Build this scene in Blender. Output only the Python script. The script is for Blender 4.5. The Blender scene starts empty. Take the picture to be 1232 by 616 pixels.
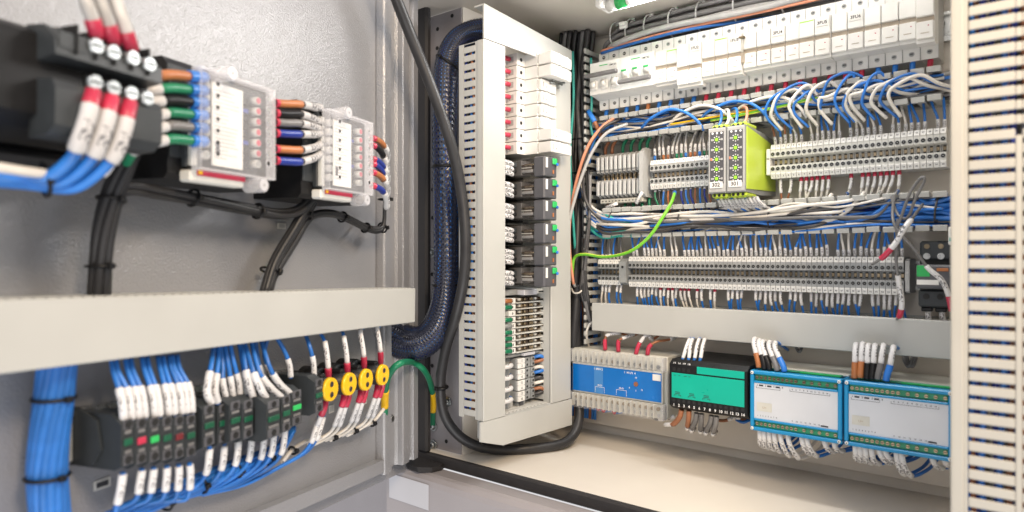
import bpy, math, random
from mathutils import Matrix, Vector
random.seed(7)
SC = bpy.context.scene
COL = SC.collection
# ------------------------------------------------------------------ frames
# three real planes of the cabinet; a = along, b = up, c = out of the plane
def frame(ax, out, org):
    u = Vector(ax); n = Vector(out); z = Vector((0, 0, 1)); o = Vector(org)
    return Matrix(((u.x, z.x, n.x, o.x), (u.y, z.y, n.y, o.y), (u.z, z.z, n.z, o.z), (0, 0, 0, 1)))
FB = frame((1, 0, 0), (0, -1, 0), (0, .95, 0))
FS = frame((0, 1, 0), (1, 0, 0), (-.67, 0, 0))
DU = Vector((-.336, .942, 0)).normalized(); DN = Vector((.942, .336, 0)).normalized()
FD = frame(DU, DN, -.47 * DN)
FW = Matrix.Identity(4)
def ray(x, y):
    xc = (x - 616) / 830
    return Vector((.77 * xc - .638, .638 * xc + .77, (308 - y) / 830))
def on(F, x, y, c):          # place of a photo point on a plane at height c above a cabinet face
    n = Vector((F[0][2], F[1][2], F[2][2])); o = F.translation + n * c
    r = ray(x, y); t = o.dot(n) / r.dot(n)
    return F.inverted() @ (r * t)
def pB(x, y, c): return on(FB, x, y, c)
def pS(x, y, c): return on(FS, x, y, c)
def pD(x, y, c): return on(FD, x, y, c)

# ------------------------------------------------------------------ materials
MATS = {}
def mat(name, col, rough=.45, metal=0, var=.06, vs=60, bump=0, bs=400, coat=0, emit=0, spec=.5):
    m = bpy.data.materials.new(name); m.use_nodes = True
    nt = m.node_tree; N = nt.nodes; L = nt.links; b = N['Principled BSDF']
    b.inputs['Roughness'].default_value = rough; b.inputs['Metallic'].default_value = metal
    b.inputs['Specular IOR Level'].default_value = spec
    if coat: b.inputs['Coat Weight'].default_value = coat; b.inputs['Coat Roughness'].default_value = .22
    if len(col) == 3: col = (*col, 1)
    if emit:
        b.inputs['Emission Color'].default_value = col; b.inputs['Emission Strength'].default_value = emit
    tc = N.new('ShaderNodeTexCoord')
    if var:
        no = N.new('ShaderNodeTexNoise'); no.inputs['Scale'].default_value = vs; no.inputs['Detail'].default_value = 3
        L.new(tc.outputs['Object'], no.inputs['Vector'])
        oi = N.new('ShaderNodeObjectInfo')
        ad = N.new('ShaderNodeMath'); ad.operation = 'ADD'; L.new(no.outputs['Fac'], ad.inputs[0])
        ml = N.new('ShaderNodeMath'); ml.operation = 'MULTIPLY_ADD'; ml.inputs[1].default_value = .5; ml.inputs[2].default_value = -.25
        L.new(oi.outputs['Random'], ml.inputs[0]); L.new(ml.outputs[0], ad.inputs[1])
        mr = N.new('ShaderNodeMapRange'); mr.inputs['From Min'].default_value = .2; mr.inputs['From Max'].default_value = .8
        mr.inputs['To Min'].default_value = 1 - var * 1.6; mr.inputs['To Max'].default_value = 1 + var
        L.new(ad.outputs[0], mr.inputs['Value'])
        vm = N.new('ShaderNodeVectorMath'); vm.operation = 'SCALE'; vm.inputs[0].default_value = col[:3]
        L.new(mr.outputs[0], vm.inputs['Scale']); L.new(vm.outputs[0], b.inputs['Base Color'])
        r2 = N.new('ShaderNodeMapRange'); r2.inputs['To Min'].default_value = max(.03, rough - .08); r2.inputs['To Max'].default_value = rough + .08
        L.new(no.outputs['Fac'], r2.inputs['Value']); L.new(r2.outputs[0], b.inputs['Roughness'])
    else: b.inputs['Base Color'].default_value = col
    if bump:
        n2 = N.new('ShaderNodeTexNoise'); n2.inputs['Scale'].default_value = bs; n2.inputs['Detail'].default_value = 2
        L.new(tc.outputs['Object'], n2.inputs['Vector'])
        bp = N.new('ShaderNodeBump'); bp.inputs['Strength'].default_value = bump; bp.inputs['Distance'].default_value = .001
        L.new(n2.outputs['Fac'], bp.inputs['Height']); L.new(bp.outputs[0], b.inputs['Normal']); L.new(bp.outputs[0], b.inputs['Coat Normal'])
    MATS[name] = m; return m
mat('door_paint', (.262, .265, .282), .30, coat=1, bump=.7, bs=520, var=.05, vs=6, spec=.8)
mat('frame_paint', (.33, .308, .318), .35, bump=.3, bs=600, var=.06, vs=9)
mat('beige_paint', (.70, .65, .58), .42, bump=.12, bs=500, var=.05, vs=7)
mat('plate', (.68, .63, .56), .45, bump=.1, bs=500, var=.05, vs=9)
mat('duct', (.475, .475, .45), .42, var=.04, vs=12)
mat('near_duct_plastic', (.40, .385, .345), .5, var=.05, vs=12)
mat('white', (.78, .77, .74), .35, var=.05, vs=50)
mat('white2', (.66, .65, .61), .4, var=.06, vs=80)
mat('offwhite', (.60, .59, .53), .4, var=.07, vs=80)
mat('lgrey', (.46, .46, .45), .42, var=.07, vs=80)
mat('termgrey', (.34, .345, .345), .42, var=.07, vs=80)
mat('mgrey', (.30, .31, .31), .42, var=.08, vs=80)
mat('dgrey', (.036, .041, .045), .4, var=.1, vs=80, spec=.4)
mat('relaygrey', (.09, .09, .10), .38, var=.08, vs=80)
mat('black', (.009, .009, .010), .42, var=.2, vs=80, spec=.3)
mat('cable', (.022, .022, .024), .40, var=.25, vs=40, spec=.45)
mat('wgrey', (.17, .165, .165), .42, var=.15, vs=60)
mat('wlgrey', (.42, .41, .40), .42, var=.15, vs=60)
mat('blackw', (.05, .047, .048), .38, var=.2, vs=60)
mat('rubber', (.022, .02, .021), .7, var=.2, vs=100, bump=.3, bs=900)
mat('blue', (.025, .17, .56), .33, var=.18, vs=60)
mat('navy', (.015, .035, .26), .33, var=.1, vs=60)
mat('wwhite', (.74, .70, .64), .4, var=.08, vs=60)
mat('green', (.01, .19, .09), .35, var=.1, vs=60)
mat('teal', (.05, .42, .36), .38, var=.1, vs=60)
mat('orange', (.42, .15, .05), .4, var=.1, vs=60)
mat('brown', (.33, .13, .06), .42, var=.12, vs=60)
mat('peach', (.72, .30, .18), .42, var=.1, vs=60)
mat('red', (.48, .03, .07), .33, var=.1, vs=60)
mat('yellow', (.86, .50, .01), .33, var=.05, vs=60)
mat('lime', (.52, .66, .06), .32, var=.04, vs=20)
mat('brightgreen', (.03, .46, .11), .35, var=.05)
mat('led', (.35, .85, .05), .3, var=.05)
mat('panelblue', (.006, .165, .56), .25, var=.08, vs=30)
mat('paleblue', (.06, .24, .58), .25, var=.05, vs=30)
mat('frameblue', (.01, .25, .52), .3, var=.06, vs=30)
mat('panelgreen', (.0, .42, .30), .3, var=.04, vs=30)
mat('pcb', (.02, .26, .13), .35, var=.1)
mat('sheet', (.66, .68, .72), .22, var=.04, vs=25)
mat('darkgreen', (.008, .09, .045), .35, var=.1)
mat('darkred', (.16, .02, .025), .35, var=.1)
mat('ink', (.03, .03, .035), .5, var=0)
mat('inkwhite', (.85, .85, .85), .5, var=0)
mat('metal', (.62, .62, .60), .28, 1, var=.15, vs=120)
mat('zinc', (.42, .44, .44), .34, 1, var=.2, vs=150, bump=.2, bs=900)
mat('brass', (.45, .36, .24), .4, 1, var=.3, vs=200)
mat('hole', (.012, .012, .012), .7, var=0)
mat('holebrown', (.10, .07, .055), .6, var=.2, vs=200)
mat('gap', (.45, .38, .30), .6, var=.1)
mat('lamp', (1, .97, .92), .3, var=0, emit=9)
mat('sticker', (.50, .50, .53), .3, var=.03, vs=15)

def clear(name, tint, fac, rough):
    m = bpy.data.materials.new(name); m.use_nodes = True; nt = m.node_tree; N = nt.nodes; L = nt.links
    b = N['Principled BSDF']; b.inputs['Base Color'].default_value = (*tint, 1); b.inputs['Roughness'].default_value = rough
    t = N.new('ShaderNodeBsdfTransparent'); mx = N.new('ShaderNodeMixShader')
    f = N.new('ShaderNodeLayerWeight'); f.inputs['Blend'].default_value = .25
    ma = N.new('ShaderNodeMath'); ma.operation = 'MULTIPLY_ADD'; ma.inputs[1].default_value = .35; ma.inputs[2].default_value = fac; ma.use_clamp = True
    L.new(f.outputs['Facing'], ma.inputs[0]); L.new(ma.outputs[0], mx.inputs[0])
    L.new(t.outputs[0], mx.inputs[1]); L.new(b.outputs[0], mx.inputs[2]); L.new(mx.outputs[0], N['Material Output'].inputs[0])
    MATS[name] = m
mat('braid', (.025, .03, .055), .30, var=.25, vs=300)
clear('clear', (.80, .80, .84), .05, .08)
clear('clearedge', (.85, .85, .88), .22, .15)
clear('smoke', (.12, .11, .10), .16, .12)

def sleeve_mat(name, base):        # printed marker sleeve: real dark print round the middle
    m = mat(name, base, .38, var=0); N = m.node_tree.nodes; L = m.node_tree.links; b = N['Principled BSDF']
    uv = N.new('ShaderNodeUVMap'); sp = N.new('ShaderNodeSeparateXYZ'); L.new(uv.outputs[0], sp.inputs[0])
    oi = N.new('ShaderNodeNewGeometry')
    cb = N.new('ShaderNodeCombineXYZ')
    def M(op, a, bb=None, c=None):
        n = N.new('ShaderNodeMath'); n.operation = op
        for i, q in enumerate((a, bb, c)):
            if q is None: continue
            if isinstance(q, (int, float)): n.inputs[i].default_value = q
            else: L.new(q, n.inputs[i])
        return n.outputs[0]
    L.new(M('MULTIPLY', sp.outputs[0], 9), cb.inputs[0]); L.new(M('MULTIPLY', sp.outputs[1], 14), cb.inputs[1])
    L.new(M('MULTIPLY', oi.outputs['Random Per Island'], 50), cb.inputs[2])
    no = N.new('ShaderNodeTexNoise'); no.inputs['Scale'].default_value = 1; no.inputs['Detail'].default_value = 1
    L.new(cb.outputs[0], no.inputs['Vector'])
    ink = M('GREATER_THAN', no.outputs['Fac'], .53)
    band = M('LESS_THAN', M('ABSOLUTE', M('SUBTRACT', sp.outputs[1], .52)), .24)
    side = M('GREATER_THAN', M('SINE', M('MULTIPLY', sp.outputs[0], 12.566)), -.1)
    k = M('MULTIPLY', M('MULTIPLY', ink, band), side)
    mx = N.new('ShaderNodeMix'); mx.data_type = 'RGBA'
    mx.inputs['A'].default_value = (*base, 1); mx.inputs['B'].default_value = (.06, .06, .07, 1)
    L.new(M('MULTIPLY', k, .85), mx.inputs['Factor']); L.new(mx.outputs['Result'], b.inputs['Base Color'])
sleeve_mat('sleeve', (.70, .69, .69)); sleeve_mat('sleevegrey', (.54, .53, .53))

def stripe_mat():        # green and yellow earth wire: the stripe runs along one side
    m = mat('earth', (.3, .6, .05), .35, var=0); N = m.node_tree.nodes; L = m.node_tree.links; b = N['Principled BSDF']
    uv = N.new('ShaderNodeUVMap'); sp = N.new('ShaderNodeSeparateXYZ'); L.new(uv.outputs[0], sp.inputs[0])
    q = N.new('ShaderNodeMath'); q.operation = 'PINGPONG'; q.inputs[1].default_value = .5; L.new(sp.outputs[0], q.inputs[0])
    g = N.new('ShaderNodeMath'); g.operation = 'GREATER_THAN'; g.inputs[1].default_value = .2; L.new(q.outputs[0], g.inputs[0])
    mx = N.new('ShaderNodeMix'); mx.data_type = 'RGBA'; mx.inputs['A'].default_value = (.16, .52, .03, 1); mx.inputs['B'].default_value = (.66, .74, .10, 1)
    L.new(g.outputs[0], mx.inputs['Factor']); L.new(mx.outputs['Result'], b.inputs['Base Color'])
stripe_mat()

# ------------------------------------------------------------------ mesh builder
def catmull(pts, n):
    P = [Vector(p) for p in pts]
    if len(P) < 3: return [P[0].lerp(P[-1], i / n) for i in range(n + 1)]
    P = [P[0] * 2 - P[1]] + P + [P[-1] * 2 - P[-2]]; out = []; seg = len(P) - 3
    for s in range(seg):
        k = max(2, round(n / seg)); p0, p1, p2, p3 = P[s:s + 4]
        for i in range(k):
            t = i / k; out.append(.5 * ((2 * p1) + (p2 - p0) * t + (2 * p0 - 5 * p1 + 4 * p2 - p3) * t * t + (3 * p1 - p0 - 3 * p2 + p3) * t ** 3))
    out.append(P[-2].copy()); return out
def sub(path, t0, t1):
    d = [0]
    for i in range(1, len(path)): d.append(d[-1] + (path[i] - path[i - 1]).length)
    T = d[-1] or 1; a, b = t0 * T, t1 * T
    def at(s):
        for i in range(1, len(path)):
            if d[i] >= s - 1e-9: return path[i - 1].lerp(path[i], (s - d[i - 1]) / max(1e-9, d[i] - d[i - 1]))
        return path[-1]
    return [at(a)] + [path[i] for i in range(len(path)) if a + 1e-5 < d[i] < b - 1e-5] + [at(b)]
def length(path): return sum((path[i] - path[i - 1]).length for i in range(1, len(path)))
_T = {}
def glyphs(s, size):
    if s in _T: v, f = _T[s]
    else:
        cu = bpy.data.curves.new('lettering', 'FONT'); cu.body = s; cu.size = 1; cu.align_x = 'CENTER'; cu.align_y = 'CENTER'
        cu.resolution_u = 2; cu.offset = .02
        o = bpy.data.objects.new('lettering', cu); me = o.to_mesh()
        v = [(p.co.x, p.co.y) for p in me.vertices]; f = [tuple(p.vertices) for p in me.polygons]
        o.to_mesh_clear(); bpy.data.objects.remove(o); bpy.data.curves.remove(cu); _T[s] = (v, f)
    return [(x * size, y * size) for x, y in v], f
class MB:
    def __init__(s): s.v = []; s.f = []; s.m = []; s.sm = []; s.uv = {}; s.mats = []
    def mi(s, k):
        if k not in s.mats: s.mats.append(k)
        return s.mats.index(k)
    def face(s, idx, k, sm=False): s.f.append(tuple(idx)); s.m.append(s.mi(k)); s.sm.append(sm)
    def box(s, a0, a1, b0, b1, c0, c1, k, ch=.0004):
        lo = (min(a0, a1), min(b0, b1), min(c0, c1)); hi = (max(a0, a1), max(b0, b1), max(c0, c1))
        ch = min(ch, .45 * min(hi[i] - lo[i] for i in range(3))); cen = Vector([(lo[i] + hi[i]) / 2 for i in range(3)])
        if ch <= 1e-6:
            base = len(s.v)
            for i in range(8): s.v.append(tuple(hi[j] if i >> j & 1 else lo[j] for j in range(3)))
            for q in ((0, 2, 3, 1), (4, 5, 7, 6), (0, 1, 5, 4), (2, 6, 7, 3), (0, 4, 6, 2), (1, 3, 7, 5)): s.face([base + j for j in q], k)
            return s
        ix = {}
        for i in range(8):
            sg = [(i >> j) & 1 for j in range(3)]
            for ax in range(3):
                p = [(hi[j] if sg[j] else lo[j]) if j == ax else (hi[j] - ch if sg[j] else lo[j] + ch) for j in range(3)]
                ix[(i, ax)] = len(s.v); s.v.append(tuple(p))
        def add(q):
            P = [Vector(s.v[j]) for j in q]; n = (P[1] - P[0]).cross(P[2] - P[0]); c = sum(P, Vector()) / len(P)
            s.face(q if n.dot(c - cen) > 0 else q[::-1], k)
        for ax in range(3):
            o = [j for j in range(3) if j != ax]
            for sd in (0, 1):
                c = lambda x, y: ix[((sd << ax) | (x << o[0]) | (y << o[1]), ax)]
                add([c(0, 0), c(1, 0), c(1, 1), c(0, 1)])
            for x in (0, 1):
                for y in (0, 1):
                    i0 = (x << o[0]) | (y << o[1]); i1 = i0 | (1 << ax)
                    add([ix[(i0, o[0])], ix[(i1, o[0])], ix[(i1, o[1])], ix[(i0, o[1])]])
        for i in range(8): add([ix[(i, 0)], ix[(i, 1)], ix[(i, 2)]])
        return s
    def prism(s, poly, ax, w0, w1, k, k1=None):   # poly in the two other axes, extruded along ax
        o = {0: (1, 2), 1: (2, 0), 2: (0, 1)}[ax]; n = len(poly); base = len(s.v)
        A = sum(poly[i][0] * poly[(i + 1) % n][1] - poly[(i + 1) % n][0] * poly[i][1] for i in range(n))
        if A < 0: poly = poly[::-1]
        if w0 > w1: w0, w1 = w1, w0
        for w in (w0, w1):
            for p in poly:
                q = [0, 0, 0]; q[ax] = w; q[o[0]] = p[0]; q[o[1]] = p[1]; s.v.append(tuple(q))
        s.face([base + i for i in range(n)][::-1], k1 or k); s.face([base + n + i for i in range(n)], k1 or k)
        for i in range(n): j = (i + 1) % n; s.face([base + i, base + j, base + n + j, base + n + i], k)
        return s
    def tube(s, pts, r, k, n=8, cap=True, radii=None):
        P = [Vector(p) for p in pts]; base = len(s.v); N = len(P); u = None; L = [0]
        for i in range(1, N): L.append(L[-1] + (P[i] - P[i - 1]).length)
        T = L[-1] or 1
        for i in range(N):
            t = (P[min(i + 1, N - 1)] - P[max(i - 1, 0)]).normalized()
            if u is None: u = t.orthogonal().normalized()
            else:
                u = u - t * u.dot(t); u = u.normalized() if u.length > 1e-6 else t.orthogonal().normalized()
            w = t.cross(u); rr = radii[i] if radii else r
            for j in range(n):
                q = 2 * math.pi * j / n; s.v.append(tuple(P[i] + (u * math.cos(q) + w * math.sin(q)) * rr))
        for i in range(N - 1):
            for j in range(n):
                a = base + i * n + j; b = base + i * n + (j + 1) % n
                s.uv[len(s.f)] = [(j / n, L[i] / T), ((j + 1) / n, L[i] / T), ((j + 1) / n, L[i + 1] / T), (j / n, L[i + 1] / T)]
                s.face([a, b, b + n, a + n], k, True)
        if cap:
            s.face([base + j for j in range(n)][::-1], k); s.face([base + (N - 1) * n + j for j in range(n)], k)
        return s
    def cyl(s, p0, p1, r, k, n=14, r1=None, kc=None):
        s.tube([p0, p1], r, k, n, True, [r, r if r1 is None else r1])
        if kc: s.m[-1] = s.mi(kc)
        return s
    def disc(s, a, b, c, r, k, n=12, h=.0003): return s.cyl((a, b, c - h), (a, b, c), r, k, n)
    def torus(s, R, r, k, n=20, m=6, sq=1):
        pts = [(R * math.cos(2 * math.pi * i / n), R * math.sin(2 * math.pi * i / n) * sq, 0) for i in range(n + 1)]
        return s.tube(pts, r, k, m, False)
    def text(s, t, a, b, c, size, k='ink', ax=2, sx=1):
        v, f = glyphs(t, size); base = len(s.v)
        for x, y in v: s.v.append((a + x * sx, b + y, c) if ax == 2 else (c, b + y, a + x * sx))
        for q in f: s.face([base + i for i in q], k)
        return s
    def mesh(s, name):
        me = bpy.data.meshes.new(name); me.from_pydata(s.v, [], s.f)
        for k in s.mats: me.materials.append(MATS[k])
        me.polygons.foreach_set('material_index', s.m); me.polygons.foreach_set('use_smooth', s.sm)
        if s.uv:
            l = me.uv_layers.new(name='UVMap')
            for fi, co in s.uv.items():
                p = me.polygons[fi]
                for li, q in zip(p.loop_indices, co): l.data[li].uv = q
        me.update(); return me
def setp(o, label=None, cat=None, group=None, kind=None):
    for k, v in (('label', label), ('category', cat), ('group', group), ('kind', kind)):
        if v: o[k] = v
    return o
def thing(name, label, cat, F=FW, at=(0, 0, 0), group=None, rot=None):
    o = bpy.data.objects.new(name, None); COL.objects.link(o); o.empty_display_size = .01
    m = F @ Matrix.Translation(at)
    if rot is not None: m = m @ rot
    o.matrix_world = m; return setp(o, label, cat, group)
def part(name, mb, parent, loc=(0, 0, 0), label=None):
    me = mb if isinstance(mb, bpy.types.Mesh) else mb.mesh(name)
    o = bpy.data.objects.new(name, me); COL.objects.link(o); o.parent = parent; o.location = loc
    if label: o['label'] = label
    return o
def solo(name, mb, label, cat, F=FW, at=(0, 0, 0), group=None, rot=None):
    me = mb if isinstance(mb, bpy.types.Mesh) else mb.mesh(name)
    o = bpy.data.objects.new(name, me); COL.objects.link(o)
    m = F @ Matrix.Translation(at)
    if rot is not None: m = m @ rot
    o.matrix_world = m; return setp(o, label, cat, group)
# a wire: insulation is the thing, marker sleeves and ferrules are its parts
MASS = MB()
SMALL = ('wires inside', 'wires into the long', 'wires out of the long', 'wires of the short dark', 'wires above the upper right', 'wires below the upper right', 'wires above the short', 'wires below the short',
         'wires leaving the breakers', 'wires at the back', 'sleeved wires into the side relays', 'wires lying in the open upper duct', 'wires lying in the open middle duct dark', 'wires lying in the open middle duct blue')
def wire(F, pts, r, k, label, cat='wire', group=None, sl=(), name='wire', n=24, sides=7):
    P = catmull(pts, n)
    if any(str(group or label).startswith(q) for q in SMALL):
        W = [F @ p for p in P]; MASS.tube(W, r, k, sides)
        for (t0, t1, km, rr, pn) in sl: MASS.tube(sub(W, t0, t1), rr, km, 8)
        return None
    o0 = P[0].copy(); Q = [p - o0 for p in P]
    w = solo(name, MB().tube(Q, r, k, sides), label, cat, F, o0, group)
    for (t0, t1, km, rr, pn) in sl:
        part(pn, MB().tube(sub(Q, t0, t1), rr, km, 8), w)
    return w
SL = lambda t0, t1, r=.0018, k='sleeve': (t0, t1, k, r, 'marker_sleeve')
FE = lambda t0, t1, k='red', r=.0022: (t0, t1, k, r, 'ferrule')
def tie(F, at, R, axis, label, k='black', group='cable ties', sq=1, w=.0011):
    z = Vector(axis).normalized(); rot = z.to_track_quat('Z', 'Y').to_matrix().to_4x4()
    m = MB().torus(R, w, k, 18, 6, sq); m.box(-.0022, .0022, R * sq - .001, R * sq + .003, -.002, .002, k)
    return solo('cable_tie', m, label, 'cable tie', F, at, group, rot)
ORD = ['first', 'second', 'third', 'fourth', 'fifth', 'sixth', 'seventh', 'eighth', 'ninth', 'tenth', 'eleventh', 'twelfth', 'thirteenth',
       'fourteenth', 'fifteenth', 'sixteenth', 'seventeenth', 'eighteenth', 'nineteenth', 'twentieth', 'twenty-first', 'twenty-second', 'twenty-third', 'twenty-fourth', 'twenty-fifth', 'twenty-sixth', 'twenty-seventh', 'twenty-eighth']
R_ = random.uniform
# ================================================================== CABINET
cab = thing('electrical_cabinet', 'open grey steel electrical cabinet with beige interior holding all the wiring', 'cabinet', FW, (-.4, .7, -.3))
def cpart(name, mb, parent=None, label=None):
    o = part(name, mb, parent or cab, label=label)
    o.location = (.4, -.7, .3) if parent is None else (0, 0, 0)
    return o
cpart('back_panel', MB().box(-.80, .06, .965, .97, -.30, .37, 'plate').box(-.69, .03, .95, .953, -.272, .35, 'plate'))
cpart('side_panel', MB().box(-.695, -.69, .722, .964, -.288, .36, 'beige_paint'))
cpart('ceiling_panel', MB().box(-.80, .06, .62, .964, .36, .365, 'beige_paint'))
cpart('floor_panel', MB().box(-.762, .06, .701, .964, -.292, -.288, 'beige_paint', 0))
cpart('right_side_panel', MB().box(.052, .056, .62, .964, -.288, .36, 'beige_paint'))
up = cpart('upright', MB().box(-.764, -.692, .72, .722, -.287, .359, 'frame_paint').box(-.768, -.764, .70, .72, -.287, .359, 'frame_paint'))
def bolt(x, y, r=.0055):
    p = pB(x, y, .232); m = MB()
    m.cyl((p.x, .7195, p.y), (p.x, .7175, p.y), r * 1.35, 'zinc', 18).cyl((p.x, .7175, p.y), (p.x, .7135, p.y), r, 'zinc', 18, r * .75)
    m.cyl((p.x, .7136, p.y), (p.x, .7132, p.y), r * .45, 'dgrey', 8); part('bolt', m, up)
for q in ((520.7, 512.7), (520.7, 535), (519, 304), (538, 484)): bolt(*q)
hm = MB()
for x, y in ((526.7, 12), (544, 19), (526.5, 35), (526, 58), (525, 83), (522, 118), (521, 155), (521, 190), (520.5, 228), (520.5, 262), (520, 330), (519.5, 368), (537, 531), (535, 462), (520, 440), (519, 478)):
    p = pB(x, y, .2303); hm.cyl((p.x, .7197, p.y), (p.x, .7192, p.y), .0029, 'hole', 12)
part('punched_holes', hm, up)
sill_prof = [(.69, -.303), (.690, -.52), (.655, -.52), (.655, -.316), (.657, -.309), (.662, -.304), (.667, -.302), (.69, -.302)]
sm = MB().prism([(p[0], p[1]) for p in sill_prof[1:]], 0, -.779, .08, 'frame_paint')
sill = cpart('sill', sm)
lab = [(-.7730, -.3115), (-.6905, -.3115), (-.6905, -.3475), (-.7730, -.3475)]
m = MB(); b0 = len(m.v)
m.box(-.7725, -.6905, .6542, .6546, -.3485, -.3135, 'sticker', 0)
part('blank_label', m, sill, label='blank pale grey adhesive label')
cpart('floor_seal', MB().box(-.779, .08, .6905, .7005, -.301, -.2855, 'rubber', .002))
cpart('door_seal', MB().box(-.7525, -.7305, .688, .699, -.2855, .40, 'rubber', .003))
pad = []
for x, y in ((485, 554), (492, 548), (504, 545), (528, 552.5), (537, 558), (531, 563), (520, 565.5), (503, 565), (490, 560)):
    r = ray(x, y); t = -.298 / r.z; pad.append((r.x * t, r.y * t))
cpart('hinge_pad', MB().prism([(p[0], p[1]) for p in pad], 2, -.3015, -.2965, 'rubber').prism([(p[0] * .995 - .004, p[1] * .995 + .002) for p in pad], 2, -.2965, -.2945, 'rubber'))
cpart('lower_side_panel', MB().box(-1.15, -.800, .70, .703, -.6, -.2, 'frame_paint').box(-.80, -.7795, .706, .71, -.6, -.2, 'rubber'))  # second box is a dark strip painted in for the shaded gap beside the sill
# lamp under the ceiling: it lights the upper rows and glosses the door
lamp = thing('cabinet_lamp', 'lit white tube lamp with green end mark under the cabinet ceiling', 'lamp', FW, (-.515, .822, .359))
part('lamp_housing', MB().box(0, .42, -.019, .019, -.004, 0, 'white').box(-.004, .008, -.019, .019, -.017, -.004, 'white', .003), lamp)
part('lamp_tube', MB().tube([(.044, 0, -.011), (.42, 0, -.011)], .009, 'lamp', 16), lamp)
part('lamp_end', MB().tube([(.007, 0, -.011), (.022, 0, -.011)], .0092, 'white2', 16).tube([(.022, 0, -.011), (.0395, 0, -.011)], .0094, 'brightgreen', 16).tube([(.0395, 0, -.011), (.045, 0, -.011)], .0096, 'white', 16), lamp)

# door (in its own plane, opened about seventy degrees)
door = cpart('door', MB(), None)
door.matrix_parent_inverse = Matrix.Identity(4)
bpy.context.view_layer.update()
def dpart(name, mb, label=None):
    o = part(name, mb, door, label=label); return o
me = MB(); bl = lambda a: -.2665 - .0637 * (a - .593)
me.prism([(-.25, .60), (-.25, bl(-.25)), (.776, bl(.776)), (.776, .60)], 2, -.02, 0, 'door_paint')
door.data = me.mesh('door')
door.matrix_local = Matrix.Translation((.4, -.7, .3)) @ FD
prof = [(.7775, -.02), (.7775, .010), (.779, .0125), (.795, .0125), (.797, .010), (.798, .002), (.821, .002), (.823, .006), (.823, .0125), (.825, .014), (.840, .014), (.842, .008), (.848, .008), (.850, .016), (.862, .016), (.865, .012), (.865, -.02)]
m = MB(); m.prism([(c, a) for a, c in prof], 1, bl(.82) - .001, .60, 'door_paint'); dpart('edge_profile', m)
m = MB().prism([(-.25, bl(-.25)), (-.25, bl(-.25) + .016), (.776, bl(.776) + .016), (.776, bl(.776))], 2, .0005, .012, 'door_paint')
m.prism([(-.25, bl(-.25) - .001), (.868, bl(.868) - .001), (.868, bl(.868) - .02), (-.25, bl(-.25) - .02)], 2, -.024, -.006, 'door_paint')
dpart('bottom_rim', m)
for x, y in ((54, 186),):
    p = pD(x, y, 0); dpart('screw', MB().cyl((p.x, p.y, 0), (p.x, p.y, .004), .0048, 'zinc', 16, .003))
# the punched label stickers glued on the door
def dstick(x, y, w, h, s):
    p = pD(x, y, 0); m = MB().box(p.x - w / 2, p.x + w / 2, p.y - h / 2, p.y + h / 2, .0005, .0011, 'white2', 0)
    m.box(p.x - w * .36, p.x + w * .36, p.y - h * .3, p.y + h * .3, .0011, .0014, s, 0); dpart('name_tag', m)
for x, y, w, h, s in ((122, 582, .014, .007, 'ink'), (338, 272, .013, .006, 'lgrey'), (252, 540, .010, .009, 'lgrey'), (285, 533, .01, .008, 'lgrey'), (398, 492, .01, .009, 'lgrey'), (438, 482, .01, .009, 'lgrey')): dstick(x, y, w, h, s)

# ================================================================== DUCTS
def fingers(m, a0, a1, pitch, b, sgn, c0, c1, k='duct', head=.0135, jit=True):
    a = a0
    while a + pitch <= a1 + .001:
        j = R_(-.0006, .0006) if jit else 0; t = R_(-.0005, .0005) if jit else 0
        m.box(a + .004 + j, a + pitch - .004 + j, b - .0008, b + .0008, c0, c1 - .004, k, .0003)
        hh = .6 + .4 * (head > .01)
        m.prism([(b - .0022 * hh + t, c1 - .009 * hh), (b + .0024 * hh + t, c1 - .007 * hh), (b + .0032 * hh + t, c1 + .002), (b + .002 * hh + t, c1 + .0045), (b - .0034 * hh + t, c1 + .003)], 0, a + (pitch - head) / 2 + j, a + (pitch + head) / 2 + j, k)
        a += pitch
def open_duct(label, a0, a1, bt, bb, skip=()):
    t = thing('cable_duct', label, 'cable duct', FB, (a0, bb, 0), 'cable ducts in the cabinet')
    L = a1 - a0
    part('base', MB().box(0, L, 0, bt - bb, .0005, .0025, 'duct'), t)
    m = MB().box(0, L, -.0012, .0004, .0025, .012, 'duct'); fingers(m, 0, L, .0165, 0, -1, .0125, .058); part('lower_wall', m, t)
    m = MB().box(0, L, bt - bb - .0004, bt - bb + .0012, .0025, .012, 'duct'); fingers(m, 0, L, .0165, bt - bb, 1, .0125, .058); part('upper_wall', m, t)
    return t
open_duct('open upper cable duct under the breaker row, crammed with blue, white and black wires', -.565, -.112, .2085, .1765)
open_duct('open middle cable duct under the two lime relays, filled with white and blue wires', -.56, -.110, .069, .031)
t = thing('covered_duct', 'long pale covered cable duct above the blue and green modules', 'cable duct', FB, (-.5725, -.1118, 0), 'cable ducts in the cabinet')
L = .4608
part('base', MB().box(0, L, .0, .0405, .0005, .0025, 'duct'), t)
part('cover', MB().box(-.0005, L + .004, -.0008, .0408, .0675, .0695, 'duct', .001).box(-.0005, L + .004, .0398, .0410, .058, .0674, 'duct').box(-.0005, L + .004, -.0010, .0002, .058, .0674, 'duct'), t)
m = MB().box(0, L, .0380, .0394, .0026, .014, 'duct'); fingers(m, 0, L, .0083, .0388, 1, .0145, .060, head=.0060); part('upper_wall', m, t)
m = MB().box(0, L, .0008, .0020, .0026, .014, 'duct'); fingers(m, 0, L, .0083, .0013, 1, .0145, .060, head=.0060); part('lower_wall', m, t)
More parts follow.
